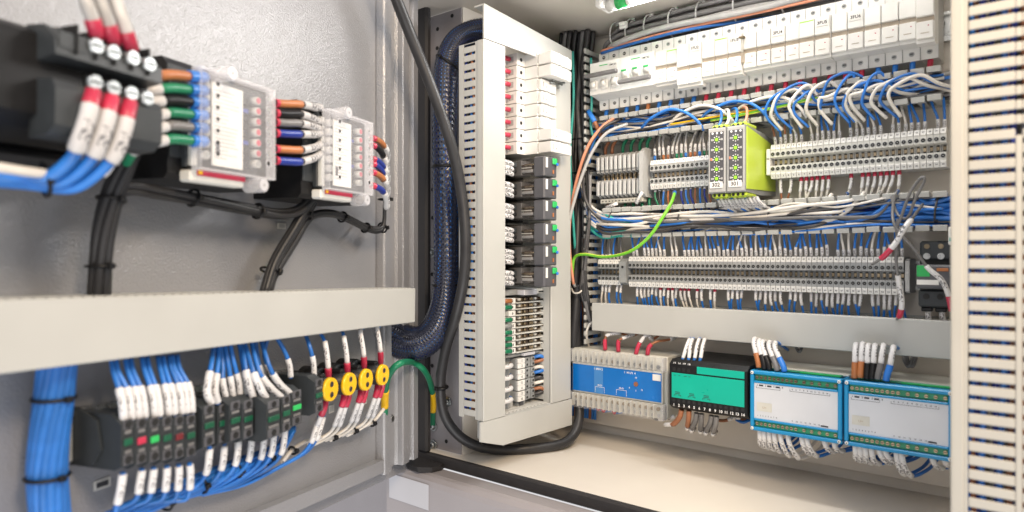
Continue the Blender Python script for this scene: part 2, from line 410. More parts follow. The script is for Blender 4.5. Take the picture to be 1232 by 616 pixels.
# vertical duct at the left of the back plate: horizontal fingers
t = thing('vertical_duct', 'upright cable duct with horizontal fingers in the back left corner', 'cable duct', FB, (-.66, -.14, 0), 'cable ducts in the cabinet')
part('base', MB().box(0, .066, 0, .46, .0005, .0025, 'duct'), t)
m = MB().box(.0652, .0668, 0, .46, .0026, .010, 'duct')
b = .004
while b < .455:
    m.box(.0648, .0672, b, b + .0068, .0102, .045 + R_(-.001, .001), 'duct', .0008); m.box(.0640, .0680, b - .0006, b + .0074, .045, .058, 'duct', .0012); b += .0125
part('finger_wall', m, t)

# side wall ducts
def slot_wall(m, a, b0, b1, c0, c1, s0, s1, pitch, gap, th=.0014, k='duct', ax='a'):
    m.box(a, a + th, b0, b1, c0, s0, k, 0); m.box(a, a + th, b0, b1, s1, c1, k, 0)
    b = b0 + gap
    while b < b1:
        m.box(a, a + th, b, min(b1, b + pitch - gap), s0 + .0001, s1 - .0001, k, .0006); b += pitch
t = thing('slotted_duct', 'tall slotted duct with smooth cover beside the black braided sleeve', 'cable duct', FS, (.667, -.2147, 0), 'cable ducts in the cabinet')
H = .4965
part('base', MB().box(.001, .040, 0, H, .0235, .0250, 'duct'), t)
m = MB(); slot_wall(m, 0, 0, H, .025, .068, .0335, .0545, .01145, .0032); part('slotted_wall', m, t)
m = MB(); slot_wall(m, .0405, 0, H, .025, .068, .0335, .0545, .01145, .0032); part('inner_wall', m, t)
part('cover', MB().box(-.0012, .0432, -.001, H + .001, .0682, .0702, 'duct', .0008).box(-.0016, -.0003, 0, H, .060, .0682, 'duct', 0), t)
rng = random.Random(3)
for i, (c, k) in enumerate(((.034, 'navy'), (.038, 'blackw'), (.042, 'blue'), (.047, 'brown'), (.052, 'navy'), (.036, 'blackw'), (.045, 'blue'), (.050, 'brown'))):
    P = [(.004 + .0025 * (i % 3) + rng.uniform(-.001, .001), .01 + H * j / 8 * .97, c + rng.uniform(-.004, .004)) for j in range(9)]
    wire(FS, [(p[0] + .667, p[1] - .2147, p[2]) for p in P], .0021, k, 'wires seen through the slots of the tall side duct', 'wire', 'wires inside the tall side duct', n=16, sides=6)
t = thing('duct_cover', 'beige upper cross cover tapering towards the back above the white breakers', 'duct cover', FS, (.667, .283, .065), 'side duct covers')
part('cover', MB().prism([(0, .0455), (0, .0005), (.1995, .0005), (.1995, .0290)], 2, .003, .0052, 'duct').prism([(0, .0455), (0, .0435), (.1995, .0272), (.1995, .0290)], 2, -.012, .0028, 'duct'), t)
t = thing('vertical_cover_duct', 'pale upright duct cover behind the black relays beside the corner cables', 'duct cover', FS, (.8165, -.217, .001), 'side duct covers')
part('cover', MB().box(0, .05, 0, .4997, .064, .0675, 'duct', .0008), t)
m = MB()
slot_wall(m, .0012, 0, .4995, -.016, .063, .016, .052, .0125, .004); part('slotted_wall', m, t)
part('base', MB().box(.0028, .049, 0, .499, -.0165, -.0145, 'duct'), t)
part('back_wall', MB().box(.0485, .0498, 0, .499, -.0143, .063, 'duct'), t)
t = thing('bottom_duct', 'pale lower cross duct with comb fingers under the side terminal blocks', 'cable duct', FS, (.66, -.2569, 0), 'cable ducts in the cabinet')
part('cover', MB().prism([(0, .0413), (0, .0165), (.0445, .0030), (.2065, .0), (.2065, .0392), (.1, .0402)], 2, .0682, .0705, 'duct'), t)
part('base', MB().box(.046, .2045, .004, .040, .0225, .0245, 'duct'), t)
part('bottom_wall', MB().box(.0465, .204, .003, .0045, .025, .068, 'duct'), t)
m = MB(); a = .048
while a < .157:
    m.box(a, a + .0052, .0395, .0410, .0252, .060, 'white2', .0004); a += .0082
m.box(.046, .158, .0385, .0408, .0605, .0675, 'duct'); part('comb_wall', m, t)

# near right duct (slots face the viewer)
FR = frame((1, 0, 0), (0, -1, 0), (0, .60, 0))
t = thing('near_duct', 'large blurred slotted duct standing nearest the viewer at the right edge', 'cable duct', FR, (-.0735, -.40, 0), 'cable ducts in the cabinet')
H = .80; m = MB()
m.box(.0005, .0085, 0, H, 0, .0016, 'near_duct_plastic', .0004)
def cols(c0, c1, kk):
    b = .0032
    while b < H:
        gap = .0031; hi = b - .0 > .40 + .085
        m.box(c0, c1, b, b + .0102 - gap, -.0002, .0014, 'near_duct_plastic', .0008); b += .0102
cols(.0087, .0365, 0); m.box(.0366, .0405, 0, .485, -.0002, .0014, 'near_duct_plastic', .0006)
b = .0032
while b < H:
    if b > .485: m.box(.0366, .0405, b, b + .0066, -.0002, .0014, 'near_duct_plastic', .0006)
    m.box(.0406, .075, b, b + .0066, -.0002, .0014, 'near_duct_plastic', .0006); b += .0102
m.box(.0752, .115, 0, H, -.0002, .0014, 'near_duct_plastic')
part('slotted_wall', m, t)
part('cover', MB().box(-.0014, .0062, 0, H, .0018, .0040, 'near_duct_plastic', .001).box(-.0020, -.0001, 0, H, -.062, .0040, 'near_duct_plastic', .0008), t)
part('base', MB().box(.112, .115, 0, H, -.06, -.001, 'near_duct_plastic'), t)
m = MB(); b = .01
while b < H: m.box(-.0055, .0, b, b + .017, -.066, -.063, 'mgrey', .0008); b += .0245
m.box(0, .11, 0, H, -.066, -.0635, 'near_duct_plastic'); part('rear_wall', m, t)
for i in range(34):
    x = .009 + i * .0031; k = rng.choice(['blue', 'navy', 'blue', 'wgrey', 'brown', 'navy'])
    P = [(-.0735 + x + rng.uniform(-.003, .003), -.40 + .8 * j / 10, -.007 + rng.uniform(-.003, .003)) for j in range(11)]
    wire(FR, P, .0022, k, {'navy': 'dark blue', 'wgrey': 'grey'}.get(k, k) + ' wires seen through the slots of the large near duct', 'wire', 'wires inside the near duct', n=22, sides=6)
# ================================================================== BREAKER ROW
rail = lambda lab, a0, a1, b: solo('din_rail', MB().box(0, a1 - a0, -.0175, .0175, .0005, .0016, 'metal', .0003).box(0, a1 - a0, .0135, .0175, .0016, .0075, 'metal', .0003).box(0, a1 - a0, -.0175, -.0135, .0016, .0075, 'metal', .0003).box(0, a1 - a0, -.0175, -.0115, .006, .0085, 'metal', .0003), lab, 'mounting rail', FB, (a0, b, 0), 'mounting rails')
rail('steel mounting rail behind the white breakers', -.585, -.112, .268)
rail('steel mounting rail behind the short terminal row and lime relays', -.585, -.112, .1205)
rail('steel mounting rail with slots behind the long terminal row', -.585, -.105, -.0235)
rail('steel mounting rail behind the blue and green modules', -.62, -.105, -.178)
def brk_profile(cf, lo=.243, hi=.2905):
    return [(.0435, .008), (.0435, .045), (hi - .268, .0455), (hi - .268, cf), (lo - .268, cf), (lo - .268 - .001, cf - .010), (-.0285, .050), (-.0295, .044), (-.0435, .0425), (-.0435, .008)]
def pole_screws(t, x, bits):
    for b, c in ((.036, .0452), (-.0355, .0434)):
        m = MB(); m.cyl((x, b, c - .0015), (x, b, c + .0002), .0030, 'lgrey', 16); m.disc(x, b, c + .0005, .0022, 'hole' if not bits else 'mgrey', 12)
        m.box(x - .0017, x + .0017, b - .0004, b + .0004, c + .0004, c + .0008, 'white2' if not bits else 'hole', 0); part('screw', m, t)
def slots(m, n):
    for i in range(n):
        x = i * .018
        m.box(x + .004, x + .014, -.0290, -.0275, .0440, .0462, 'gap', 0)
        m.box(x + .0176, x + .0180, -.0434, .0434, .0100, .0457, 'lgrey', 0)
def body(n, cf, lo, hi, k='white'):
    m = MB(); p = brk_profile(cf, lo, hi)
    for i in range(n): m.prism(p, 0, i * .018 + .00015, (i + 1) * .018 - .00015, k)
    return m
A0 = -.5757; BR = 'white devices on the breaker row'
def breaker3(a, text, up, lab):
    t = thing('circuit_breaker', lab, 'circuit breaker', FB, (a, .268, 0), BR)
    m = body(3, .070, .243, .2905); slots(m, 3)
    m.box(.0165, .031, .0165, .0177, .0700, .0704, 'brightgreen', 0); part('body', m, t)
    part('name_label', MB().box(.0335, .0475, .0115, .0185, .0702, .0708, 'white', .0002).text(text, .0405, .015, .0710, .0044), t)
    for i in range(3):
        x = .009 + .018 * i; pole_screws(t, x, 0)
        m = MB(); y = -.012 if up else -.004
        m.box(x - .0062, x + .0062, y - .0075, y + .0075, .0702, .0745, 'white', .0022)
        m.cyl((x - .0045, y + .001, .0725), (x + .0045, y + .001, .0725), .0062, 'white2', 14)
        if not up: m.box(x - .0042, x + .0042, y + .0035, y + .0062, .0775, .0790, 'brightgreen', .0004)
        part('toggle', m, t)
    y = .0012 if up else -.0165
    part('handle_bar', MB().box(-.003 if up else .001, .053, y - .0022, y + .0035,   .0765, .0835, 'wgrey', .001), t)
breaker3(A0, '1MC01', True, 'leftmost white three-pole breaker with dark bar above its three toggles')
breaker3(A0 + .054, '1MC02', False, 'white three-pole breaker with three green flags above a grey bar')
def fuses(i0, n, cf, dz, text, ti, green, lab, clip=False, dot=True):
    t = thing('fuse_holder', lab, 'fuse holder', FB, (A0 + .018 * i0, .268, 0), BR)
    m = body(n, cf, .240 + dz, .2905); slots(m, n); part('body', m, t)
    for i in range(n):
        x = i * .018; pole_screws(t, x + .009, 1)
        m = MB(); hi = .0215
        m.box(x + .0004, x + .0176, .0005 + dz, hi, cf + .0002, cf + .0045, 'white', .0008)
        m.box(x + .0004, x + .0176, -.0050 + dz, .0004 + dz, cf + .0002, cf + .0012, 'gap', 0)  # beige strip paints the shade in the gap between carrier halves
        m.box(x + .0006, x + .0174, -.0245 + dz, -.0052 + dz, cf + .0002, cf + .0050, 'white', .0009)
        m.box(x + .005, x + .013, -.0185 + dz, -.0178 + dz, cf + .0050, cf + .0054, 'gap', 0)
        if dot: m.disc(x + .0125, -.0105 + dz, cf + .0054, .0007, 'red' if i0 > 12 else 'dgrey', 8)
        if green == i: m.box(x + .001, x + .017, .0178, .0189, cf + .0046, cf + .0050, 'led', 0)
        part('fuse_carrier', m, t)
    if text:
        x = ti * .018; part('name_label', MB().box(x + .002, x + .0165, .009, .0172, cf + .0047, cf + .0052, 'white', .0002).text(text, x + .0093, .0131, cf + .0054, .0053), t)
    if clip:
        x = n * .018; part('bracket', MB().box(x - .003, x + .004, .014, .0165, cf, cf + .006, 'brass', .0005).box(x - .0005, x + .0018, -.004, .014, cf, cf + .0035, 'offwhite', .0005).box(x - .001, x + .003, -.018, -.004, cf - .008, cf + .004, 'gap', .001), t)
fuses(6, 2, .064, 0, None, 0, 1, 'white two-pole fuse holder with green line, right of the grey-barred breakers')
fuses(8, 2, .070, -.009, '1FU2', 1, 5, 'white fuse holder lettered 1FU2, its carriers pulled lower than the rest')
fuses(10, 3, .068, -.003, '1FU3', 2, 1, 'white three-pole fuse holder lettered 1FU3 with green line beside a tan bracket', True)
fuses(13, 2, .063, 0, None, 0, 5, 'white plain two-pole fuse holder right of the tan bracket')
fuses(15, 2, .063, 0, '3FU4', 0, 5, 'white two-pole fuse holder lettered 3FU4')
fuses(17, 2, .067, -.001, '3FU5', 1, 0, 'white two-pole fuse holder lettered 3FU5 with pale green line')
fuses(19, 2, .063, 0, '3FU6', 1, 5, 'white two-pole fuse holder lettered 3FU6')
fuses(21, 3, .063, 0, None, 0, 5, 'white plain three-pole fuse holder at the bright right end')
fuses(24, 1, .070, -.004, None, 0, 5, 'single white fuse holder last in the breaker row, beside the near duct')
# ferrules and wires leaving the row downwards into the open duct
fer = ['blue', 'blue', 'blue', 'blue', 'orange', 'blue', 'blue', 'blue', 'blue', 'red', 'red', 'red', 'red', 'red', 'red', 'red', 'red', 'red', 'red', 'red', 'red', 'blue', 'blue', 'blue', 'red']
WR = 'wires leaving the breakers'
for i, k in enumerate(fer):
    a = A0 + .009 + .018 * i; dx = R_(-.004, .004)
    wk = 'blue' if (i % 3 or k == 'blue') else 'wwhite'
    wire(FB, [(a, .2265, .036), (a + dx * .2, .214, .040), (a + dx, .204, .040), (a + dx * 3, .192, .034)], .0016, wk if k != 'orange' else 'orange',
         '%s-tipped wire dropping from the %s breaker pole into the upper duct' % (k, ORD[i] if i < 25 else ''), 'wire', WR, (FE(0, .36, k, .0031),), n=12)
    if i % 2: 
        solo('wire_tip', MB().cyl((0, 0, 0), (.001, -.006, .002), .0015, 'yellow', 8), 'small yellow wire tip between the ferrules under the breakers', 'wire tip', FB, (a + .008, .214, .044), 'yellow wire tips under the breakers')
# grey cable bundle in the ceiling corner
CB = 'grey cables along the ceiling corner'
for i in range(13):
    b = .323 + (i % 4) * .0085 + R_(-.0015, .0015); c = .012 + (i // 4) * .013 + R_(-.002, .002)
    k = 'wgrey' if i % 3 else 'wlgrey'
    P = [(-.575 + R_(-.004, .02), .300, .030), (-.572 + R_(0, .01), .322, .028 + R_(-.008, .008))] + [(-.545 + j * .05, b + .0015 * math.sin(j * 1.3 + i) + (.0 if j else -.004), c + .002 * math.sin(j + i * 2)) for j in range(10)]
    wire(FB, P, .0034 if i % 2 else .0042, k, 'dark grey cable in the bundle along the ceiling corner' if k == 'wgrey' else 'light grey cable in the bundle along the ceiling corner', 'cable', CB + (' dark' if k == 'wgrey' else ' light'), n=50)
for k, b, c, lab in (('peach', .3185, .047, 'orange wire running just above the white breakers'), ('blue', .3150, .0475, 'bright blue wire running just above the left breakers'), ('brown', .3215, .040, 'brown wire running between the breakers and the grey cables')):
    wire(FB, [(-.570, b - .004, c), (-.52, b, c), (-.42, b + .002, c + .001), (-.30, b + .001, c + (0 if k != 'blue' else -.02)), (-.11, b + .004, c - .004 - (0 if k != 'blue' else .02))], .0022, k, lab, n=30)
for i, x in enumerate((-.553, -.527, -.496, -.457, -.415, -.362, -.300)):
    m = MB().torus(.0235, .0012, 'lgrey', 20, 6, .95); m.box(-.003, .003, .018, .026, -.003, .004, 'white' if i == 2 else 'lgrey')
    solo('cable_tie', m, 'grey tie round the ceiling cables, %s from the left' % ORD[i], 'cable tie', FB, (x, .3365, .0265), 'cable ties', Matrix.Rotation(math.pi / 2, 4, 'Y'))
m = MB().box(-.006, .006, -.005, .005, 0, .006, 'white', .001).box(-.003, .005, -.002, .003, .006, .012, 'white', .001)
solo('tie_mount', m, 'small bright white tie mount above the left breakers', 'tie mount', FB, (-.530, .345, .046))

# ================================================================== TERMINALS
def term_meshes(w, H, k, cf, mk, key, dbl=False):
    g = .00022; h = H / 2
    p = [(-h, .006), (-h, cf - .006), (-h + .0045, cf), (-.0055, cf + .0005), (-.0040, cf - .012), (.0040, cf - .012), (.0055, cf + .0005), (h - .0045, cf), (h, cf - .006), (h, .006)]
    b = MB().prism(p, 0, g, w - g, k); b.box(w * .25, w * .75, -.0025, .0025, cf - .0119, cf - .0105, 'brass', .0003)
    for y in (.0028, -.0028): b.box(w * .3, w * .7, y - .0006, y + .0006, cf - .0119, cf - .0095, 'hole', 0)
    s = MB()
    s.cyl((0, 0, -.0006), (0, 0, .0002), min(w * .42, .0026), 'mgrey', 14); s.disc(0, 0, .0004, min(w * .33, .0021), 'hole', 12); s.box(-.0007, .0007, -.0003, .0003, .0004, .0006, 'metal', 0)
    mt = MB().box(g * 1.5, w - g * 1.5, -.0036, .0036, -.0006, .0010, mk, .0003)
    return b.mesh('body'), s.mesh('screw'), mt
def terminal(a, b0, w, H, cf, meshes, num, lab, group, tilt=0):
    B, S, M = meshes; t = thing('terminal_block', lab, 'terminal block', FB, (a, b0, 0), group)
    part('body', B, t); part('screw', S, t, (w / 2, .0095 if H < .044 else .0105, cf + .0009)); part('screw', S, t, (w / 2, -.0095 if H < .044 else -.0105, cf + .0009))
    for sg in (1, -1):
        m = MB(); m.v = list(M.v); m.f = list(M.f); m.m = list(M.m); m.sm = list(M.sm); m.mats = list(M.mats)
        if num is not None: m.text(str(num), w / 2, 0, .0012, .0030 if len(str(num)) < 2 else .0026)
        o = part('marker_tag', m, t, (0, sg * (H / 2 - .0030), cf - .0010)); o.rotation_euler = (-sg * .38, 0, 0)
    return t
def tower_wire(a, b0, H, w, cf, up, duct_b, k, sk, lab, grp, red=False, bend=0, slen=.0105, r=.0015, rs=.0021, start_c=None):
    sg = 1 if up else -1; y = b0 + sg * (H / 2 - .0005); c = cf - .010
    dx = R_(-.0016, .0016); L = abs(duct_b - y)
    P = [(a, y, c), (a + dx * .3, y + sg * L * .38, c + .002), (a + dx + bend * .5, y + sg * L * .75, c + .001), (a + dx + bend, duct_b + sg * .004, c - .004)]
    T = length(catmull(P, 12)); f0 = .0015 / T; f1 = min(.95, (slen + R_(-.0015, .0015)) / T)
    sl = [SL(f0, f1, rs, sk)]
    if red: sl.append(FE(0, f0 + .12, 'red', rs + .0002))
    wire(FB, P, r, k, lab, 'wire', grp, sl, n=12, sides=6)

# long middle row, 57 numbered terminals
W = .00636; cf = .047; M57 = term_meshes(W, .0435, 'termgrey', cf, 'white', 'a')
for i in range(57):
    a = -.5225 + i * W
    terminal(a, -.0232, W, .0435, cf, M57, i + 1, 'grey terminal block marked %d in the long middle row' % (i + 1), 'terminals of the long middle row')
    if rng.random() < .93:
        k = 'blue' if rng.random() < .85 else 'wwhite'
        tower_wire(a + W / 2, -.0232, .0435, W, cf, True, .031, k, 'sleeve' if rng.random() < .75 else 'sleevegrey', '%s wire with printed sleeve entering the top of terminal %d in the long middle row' % ('blue' if k == 'blue' else 'white', i + 1), 'wires into the long middle row', bend=R_(-.007, .007), slen=.012 + R_(-.002, .003))
    if rng.random() < .86:
        red = 7 <= i <= 22 and rng.random() < .5; k = 'blue' if not red else 'wwhite'
        tower_wire(a + W / 2, -.0232, .0435, W, cf, False, -.0715, k, 'sleeve' if rng.random() < .7 else 'sleevegrey', '%s wire with %s leaving the bottom of terminal %d in the long middle row' % ('blue' if k == 'blue' else 'white', 'red tip and sleeve' if red else 'printed sleeve', i + 1), 'wires out of the long middle row', red=red, bend=R_(-.004, .004), slen=.016 + R_(-.004, .004))
t = thing('end_clamp', 'grey end clamp closing the right end of the long middle terminal row', 'end clamp', FB, (-.1590, -.0232, 0), 'terminal end clamps')
part('body', MB().prism([(-.020, .006), (-.020, .040), (-.0175, .046), (.0175, .046), (.020, .040), (.020, .006)], 0, 0, .0045, 'lgrey'), t); part('screw', MB().disc(.0023, .004, .0465, .0014, 'metal'), t)
M6 = term_meshes(.0066, .0375, 'mgrey', cf, 'white', 'b')
for i in range(6):
    a = -.5764 + i * .0066
    terminal(a, -.0245, .0066, .0375, cf, M6, i + 1, 'dark grey terminal marked %d in the short group at the far left end' % (i + 1), 'short dark terminal group')
    if i not in (3,): tower_wire(a + .003, -.0245, .0375, .0066, cf, False, -.0715, 'blue' if i > 1 else 'wwhite', 'sleeve', 'sleeved wire under terminal %d of the short dark group' % (i + 1), 'wires of the short dark terminal group', bend=R_(-.007, .007), slen=.013)
    tower_wire(a + .003, -.0245, .0375, .0066, cf, True, .031, ('blue', 'blackw', 'wgrey')[i % 3], 'sleevegrey', 'thin dark wire above terminal %d of the short dark group' % (i + 1), 'wires of the short dark terminal group', bend=R_(-.005, .005), slen=.009)
t = thing('end_clamp', 'grey end clamp between the short dark group and the long middle row', 'end clamp', FB, (-.5362, -.0245, 0), 'terminal end clamps')
part('body', MB().prism([(-.0185, .006), (-.0185, .040), (-.015, .0515), (.016, .0515), (.0205, .044), (.0205, .006)], 0, 0, .0115, 'mgrey'), t); part('screw', MB().disc(.006, .008, .052, .002, 'hole'), t)

# right upper row, 30 numbered light terminals
W3 = .0065; M30 = term_meshes(W3, .0430, 'white2', cf, 'white', 'c')
for i in range(30):
    a = -.3128 + i * W3
    terminal(a, .1220, W3, .0430, cf, M30, i + 1, 'pale terminal block marked %d in the upper right row' % (i + 1), 'terminals of the upper right row')
    if i in (0, 2): k = 'brown'
    elif rng.random() < .62: k = 'blue'
    else: k = 'wwhite'
    if i % 7 != 6: tower_wire(a + W3 / 2, .1220, .0430, W3, cf, True, .1765, k, 'sleeve', '%s wire with white sleeve above terminal %d of the upper right row' % ({'brown': 'brown', 'blue': 'blue', 'wwhite': 'white'}[k], i + 1), 'wires above the upper right row', bend=R_(-.011, .002), slen=.0125)
    if i in (1, 3, 5, 6, 7, 8, 9, 10, 14, 16, 17, 18, 19, 20, 21, 22): tower_wire(a + W3 / 2, .1220, .0430, W3, cf, False, .068, 'wwhite' if i > 3 else 'brown', 'sleeve' , 'white wire with red tip below terminal %d of the upper right row' % (i + 1) if i > 3 else 'brown wire with sleeve below terminal %d of the upper right row' % (i + 1), 'wires below the upper right row', red=i > 3, bend=R_(-.010, .001), slen=.019)
t = thing('end_clamp', 'white lettered end clamp at the left of the upper right terminal row', 'end clamp', FB, (-.3182, .1220, 0), 'terminal end clamps')
part('body', MB().box(0, .0050, -.017, .017, .006, .048, 'white', .0008).text('X2', .0025, .004, .0483, .0030), t)

# short row between the grey tier block and the lime relays
W2 = .00693; M13 = term_meshes(W2, .0410, 'lgrey', cf, 'white', 'd'); c1 = ['blue', 'blackw', 'orange', 'brown', 'blackw', 'green', 'green', 'blue', 'orange', 'brown', 'blue', 'green', 'green']
c2 = ['green', 'blackw', 'blue', 'orange', 'blackw', 'earth', 'navy', 'blue', 'navy', 'brown', 'blue', 'navy', 'brown']
for i in range(13):
    a = -.4866 + i * W2
    terminal(a, .1180, W2, .0410, cf, M13, i + 1, 'grey terminal block marked %d in the short row beside the lime relays' % (i + 1), 'terminals of the short row beside the lime relays')
    tower_wire(a + W2 / 2, .1180, .0410, W2, cf, True, .1765, 'wlgrey' if i % 3 else 'blackw', 'sleeve', 'sleeved wire above terminal %d of the short row beside the lime relays' % (i + 1), 'wires above the short row', bend=R_(-.003, .009), slen=.0205)
    o = [x for x in COL.objects if x.name.startswith('wire')][-1] if False else None
    if i != 5: tower_wire(a + W2 / 2, .1180, .0410, W2, cf, False, .068, c2[i], 'sleeve', '%s wire below terminal %d of the short row beside the lime relays' % ({'blackw': 'black', 'navy': 'dark blue'}.get(c2[i], c2[i]), i + 1), 'wires below the short row', bend=R_(-.002, .008), slen=.004)
    solo('ferrule', MB().tube([(0, 0, 0), (.0003, .008, .001)], .0021, c1[i], 8), '%s plastic ferrule over terminal %d of the short row' % ({'blackw': 'black'}.get(c1[i], c1[i]), i + 1), 'ferrule', FB, (a + W2 / 2, .1385, .0385), 'ferrules over the short row')

# grey tier block: ten stacked disconnect terminals and an end plate
for i in range(10):
    a = -.5764 + i * .0077
    t = thing('tier_terminal', 'light grey slotted tier terminal, %s of ten counted from the left' % ORD[i], 'terminal block', FB, (a, .121, 0), 'grey tier terminals')
    m = MB().prism([(-.033, .006), (-.033, .040), (-.029, .047), (-.006, .050), (-.004, .034), (.004, .034), (.006, .050), (.031, .048), (.035, .040), (.035, .006)], 0, .0002, .0042, 'lgrey')
    m.box(.0044, .0075, -.031, .031, .008, .030, 'wgrey', .0004); part('body', m, t)
    m = MB()
    for y0, y1 in ((-.0295, -.008), (.009, .030)): m.box(.0004, .0058, y0, y1, .0500, .0530, 'lgrey', .0012)
    part('slide', m, t)
    m = MB().box(.0046, .0070, -.006, .006, .031, .038, 'brass', .0006).cyl((.0058, .0, .038), (.0058, 0, .0405), .0016, 'brass', 8); part('contact', m, t)
t = thing('end_plate', 'tall sloping grey end plate right of the tier terminals', 'end plate', FB, (-.4994, .121, 0))
part('body', MB().prism([(-.036, .0), (-.034, .046), (-.026, .057), (.030, .057), (.038, .046), (.036, 0)], 0, 0, .006, 'lgrey').prism([(-.026, 0), (-.024, .033), (.026, .033), (.028, 0)], 0, .0061, .0105, 'mgrey'), t)
m = MB(); m.box(0, .074, -.0035, .0035, 0, .012, 'offwhite', .001)
for i in range(12): m.box(.004 + i * .0058, .006 + i * .0058, -.0008, .0008, .0121, .0124, 'ink', 0)
solo('marker_strip', m, 'off-white marker strip under the grey tier terminals', 'marker strip', FB, (-.573, .0835, .034))
for i, (x, k) in enumerate(((-.541, 'green'), (-.527, 'green'), (-.512, 'green'), (-.500, 'green'), (-.572, 'brown'), (-.560, 'brown'))):
    wire(FB, [(x, .158, .032), (x + .002, .168, .034), (x + .006, .178, .03)], .0026, k, '%s wire above the grey tier terminals, %s counted from the left' % (k, ORD[(2, 3, 4, 5, 0, 1)[i]]), 'wire', 'wires above the tier terminals', n=6)
    wire(FB, [(x + .003, .086, .030), (x + .004, .076, .032), (x + .005, .066, .03)], .0024, k, '%s wire below the grey tier terminals, %s counted from the left' % (k, ORD[(2, 3, 4, 5, 0, 1)[i]]), 'wire', 'wires below the tier terminals', n=6)
for i, (x, y, rz) in enumerate(((-.556, .0735, .25), (-.505, .077, 1.0), (-.534, .176, .1))):
    wire(FB, [(x, y, .055), (x + .02 * math.cos(rz), y + .02 * math.sin(rz), .056)], .0026, 'sleeve', ('loose white marker sleeve lying under the tier terminals', 'tilted white marker sleeve near the green wires', 'white marker sleeve above the tier terminals')[i], 'marker sleeve', name='marker_sleeve', n=2)

# lime safety relays
def lime(a, text, lab, side):
    t = thing('safety_relay', lab, 'relay', FB, (a, .1205, 0), 'lime safety relays')
    w = .0238; P = [(-.0385, .0), (-.0420, .055), (-.0405, .1085), (.0425, .1085), (.0400, .055), (.0345, .0)]
    part('housing', MB().prism(P, 0, 0, w, 'mgrey', 'mgrey'), t)
    if side: part('side_panel', MB().prism([(-.0335, .004), (-.0370, .106), (.0405, .106), (.030, .030), (.026, .004)], 0, w + .0001, w + .0013, 'lime'), t)
    part('front_panel', MB().box(.0008, w - .0008, -.0395, .0415, .1086, .1100, 'lgrey', .0005).box(.003, w - .0028, -.029, .037, .1101, .1104, 'relaygrey', 0), t)
    for j, y in enumerate((.027, .0145, .002, -.0105, -.0225)):
        m = MB().disc(w / 2, y, .1112, .0022, 'led', 12, .0006); 
        for q in range(8):
            an = q * math.pi / 4; m.box(w / 2 + .0042 * math.cos(an) - .0006, w / 2 + .0042 * math.cos(an) + .0006, y + .0042 * math.sin(an) - .0006, y + .0042 * math.sin(an) + .0006, .1104, .1107, 'inkwhite', 0)
        for xx in (.0045, w - .0062): m.box(xx, xx + .0022, y - .0013, y + .0013, .1104, .1108, 'lgrey', 0)
        part('dial', m, t)
    part('indicator', MB().box(.0038, .0062, .0005, .0040, .1108, .1116, 'peach', .0005), t)
    part('name_label', MB().box(.003, w - .004, -.0345, -.0265, .1106, .1116, 'white', .0003).text(text, w / 2 - .0005, -.0305, .1118, .0072), t)
    m = MB()
    for j in range(3):
        x = .0065 + j * .0058
        m.cyl((x, .0372 - .002, .1101), (x, .0352, .1106), .0014, 'inkwhite', 8)
    part('print', m, t)
    for sg, b in ((1, .0415), (-1, -.0455)):
        m = MB().box(.003, w - .0004, b, b + .0045, .070, .104, 'lime' if True else '', .001)
        for j in range(3):
            x = .0065 + j * .0062; m.cyl((x, b + (.0045 if sg > 0 else 0), .098), (x, b + (.0062 if sg > 0 else -.0015), .098), .0024, 'led' if sg > 0 else 'lime', 10)
            m.disc(x, b + .0022, .1045, .0019, 'hole', 10)
        part('terminal_strip', m, t)
lime(-.3703, '302', 'lime and grey safety relay labelled 302, left one of the two', False)
lime(-.3458, '301', 'lime and grey safety relay labelled 301 showing its lime side', True)
for i in range(12):
    a = -.368 + i * .0046; k = ('blue', 'wwhite', 'wgrey', 'wlgrey')[i % 4]
    wire(FB, [(a, .075, .085), (a + .004, .066, .078), (a + .012, .058, .06)], .0016, k, 'sleeved wire under the lime relays, %s from the left' % ORD[i], 'wire', 'wires under the lime relays', (SL(.05, .6, .0021, 'sleeve' if i % 2 else 'sleevegrey'),), n=8)
for i, (a, k) in enumerate(((-.366, 'blue'), (-.356, 'wwhite'), (-.345, 'blue'), (-.332, 'peach'))):
    wire(FB, [(a, .164, .092), (a + .003, .176, .086), (a - .004, .192, .07), (a - .02, .196, .05)], .0018, k, ('first blue wire', 'white wire', 'second blue wire', 'orange wire')[i] + ' rising from the top of the lime relays', 'wire', 'wires over the lime relays', n=12)

# contactor at the right end of the long row
t = thing('contactor', 'small grey contactor with green square at the right end of the long row', 'contactor', FB, (-.1445, -.0232, 0))
part('base', MB().box(0, .045, -.036, .040, .006, .045, 'dgrey', .002), t)
part('body', MB().box(.001, .044, -.013, .0135, .045, .074, 'relaygrey', .002), t)
m = MB().box(.002, .043, .0185, .040, .0452, .056, 'dgrey', .002)
for j in range(3): m.cyl((.009 + j * .0135, .023, .056), (.009 + j * .0135, .023, .0575), .0036, 'metal', 12).cyl((.009 + j * .0135, .034, .056), (.009 + j * .0135, .034, .0572), .0028, 'brass', 12)
part('upper_terminals', m, t)
m = MB().box(.001, .043, -.034, -.0145, .0452, .060, 'dgrey', .002)
for j in range(3): m.cyl((.009 + j * .0135, -.022, .060), (.009 + j * .0135, -.022, .0606), .0034, 'hole', 12).box(.0035 + j * .0135, .0145 + j * .0135, -.039, -.0345, .050, .058, 'black', .001)
part('lower_terminals', m, t)
part('badge', MB().box(.002, .0145, .0005, .0128, .0742, .0748, 'brightgreen', .0003), t)
part('indicator', MB().box(.021, .032, .0065, .0100, .0742, .0750, 'orange', .0003), t)
part('name_label', MB().box(.002, .023, -.0085, -.0030, .0742, .0748, 'white', .0003), t)
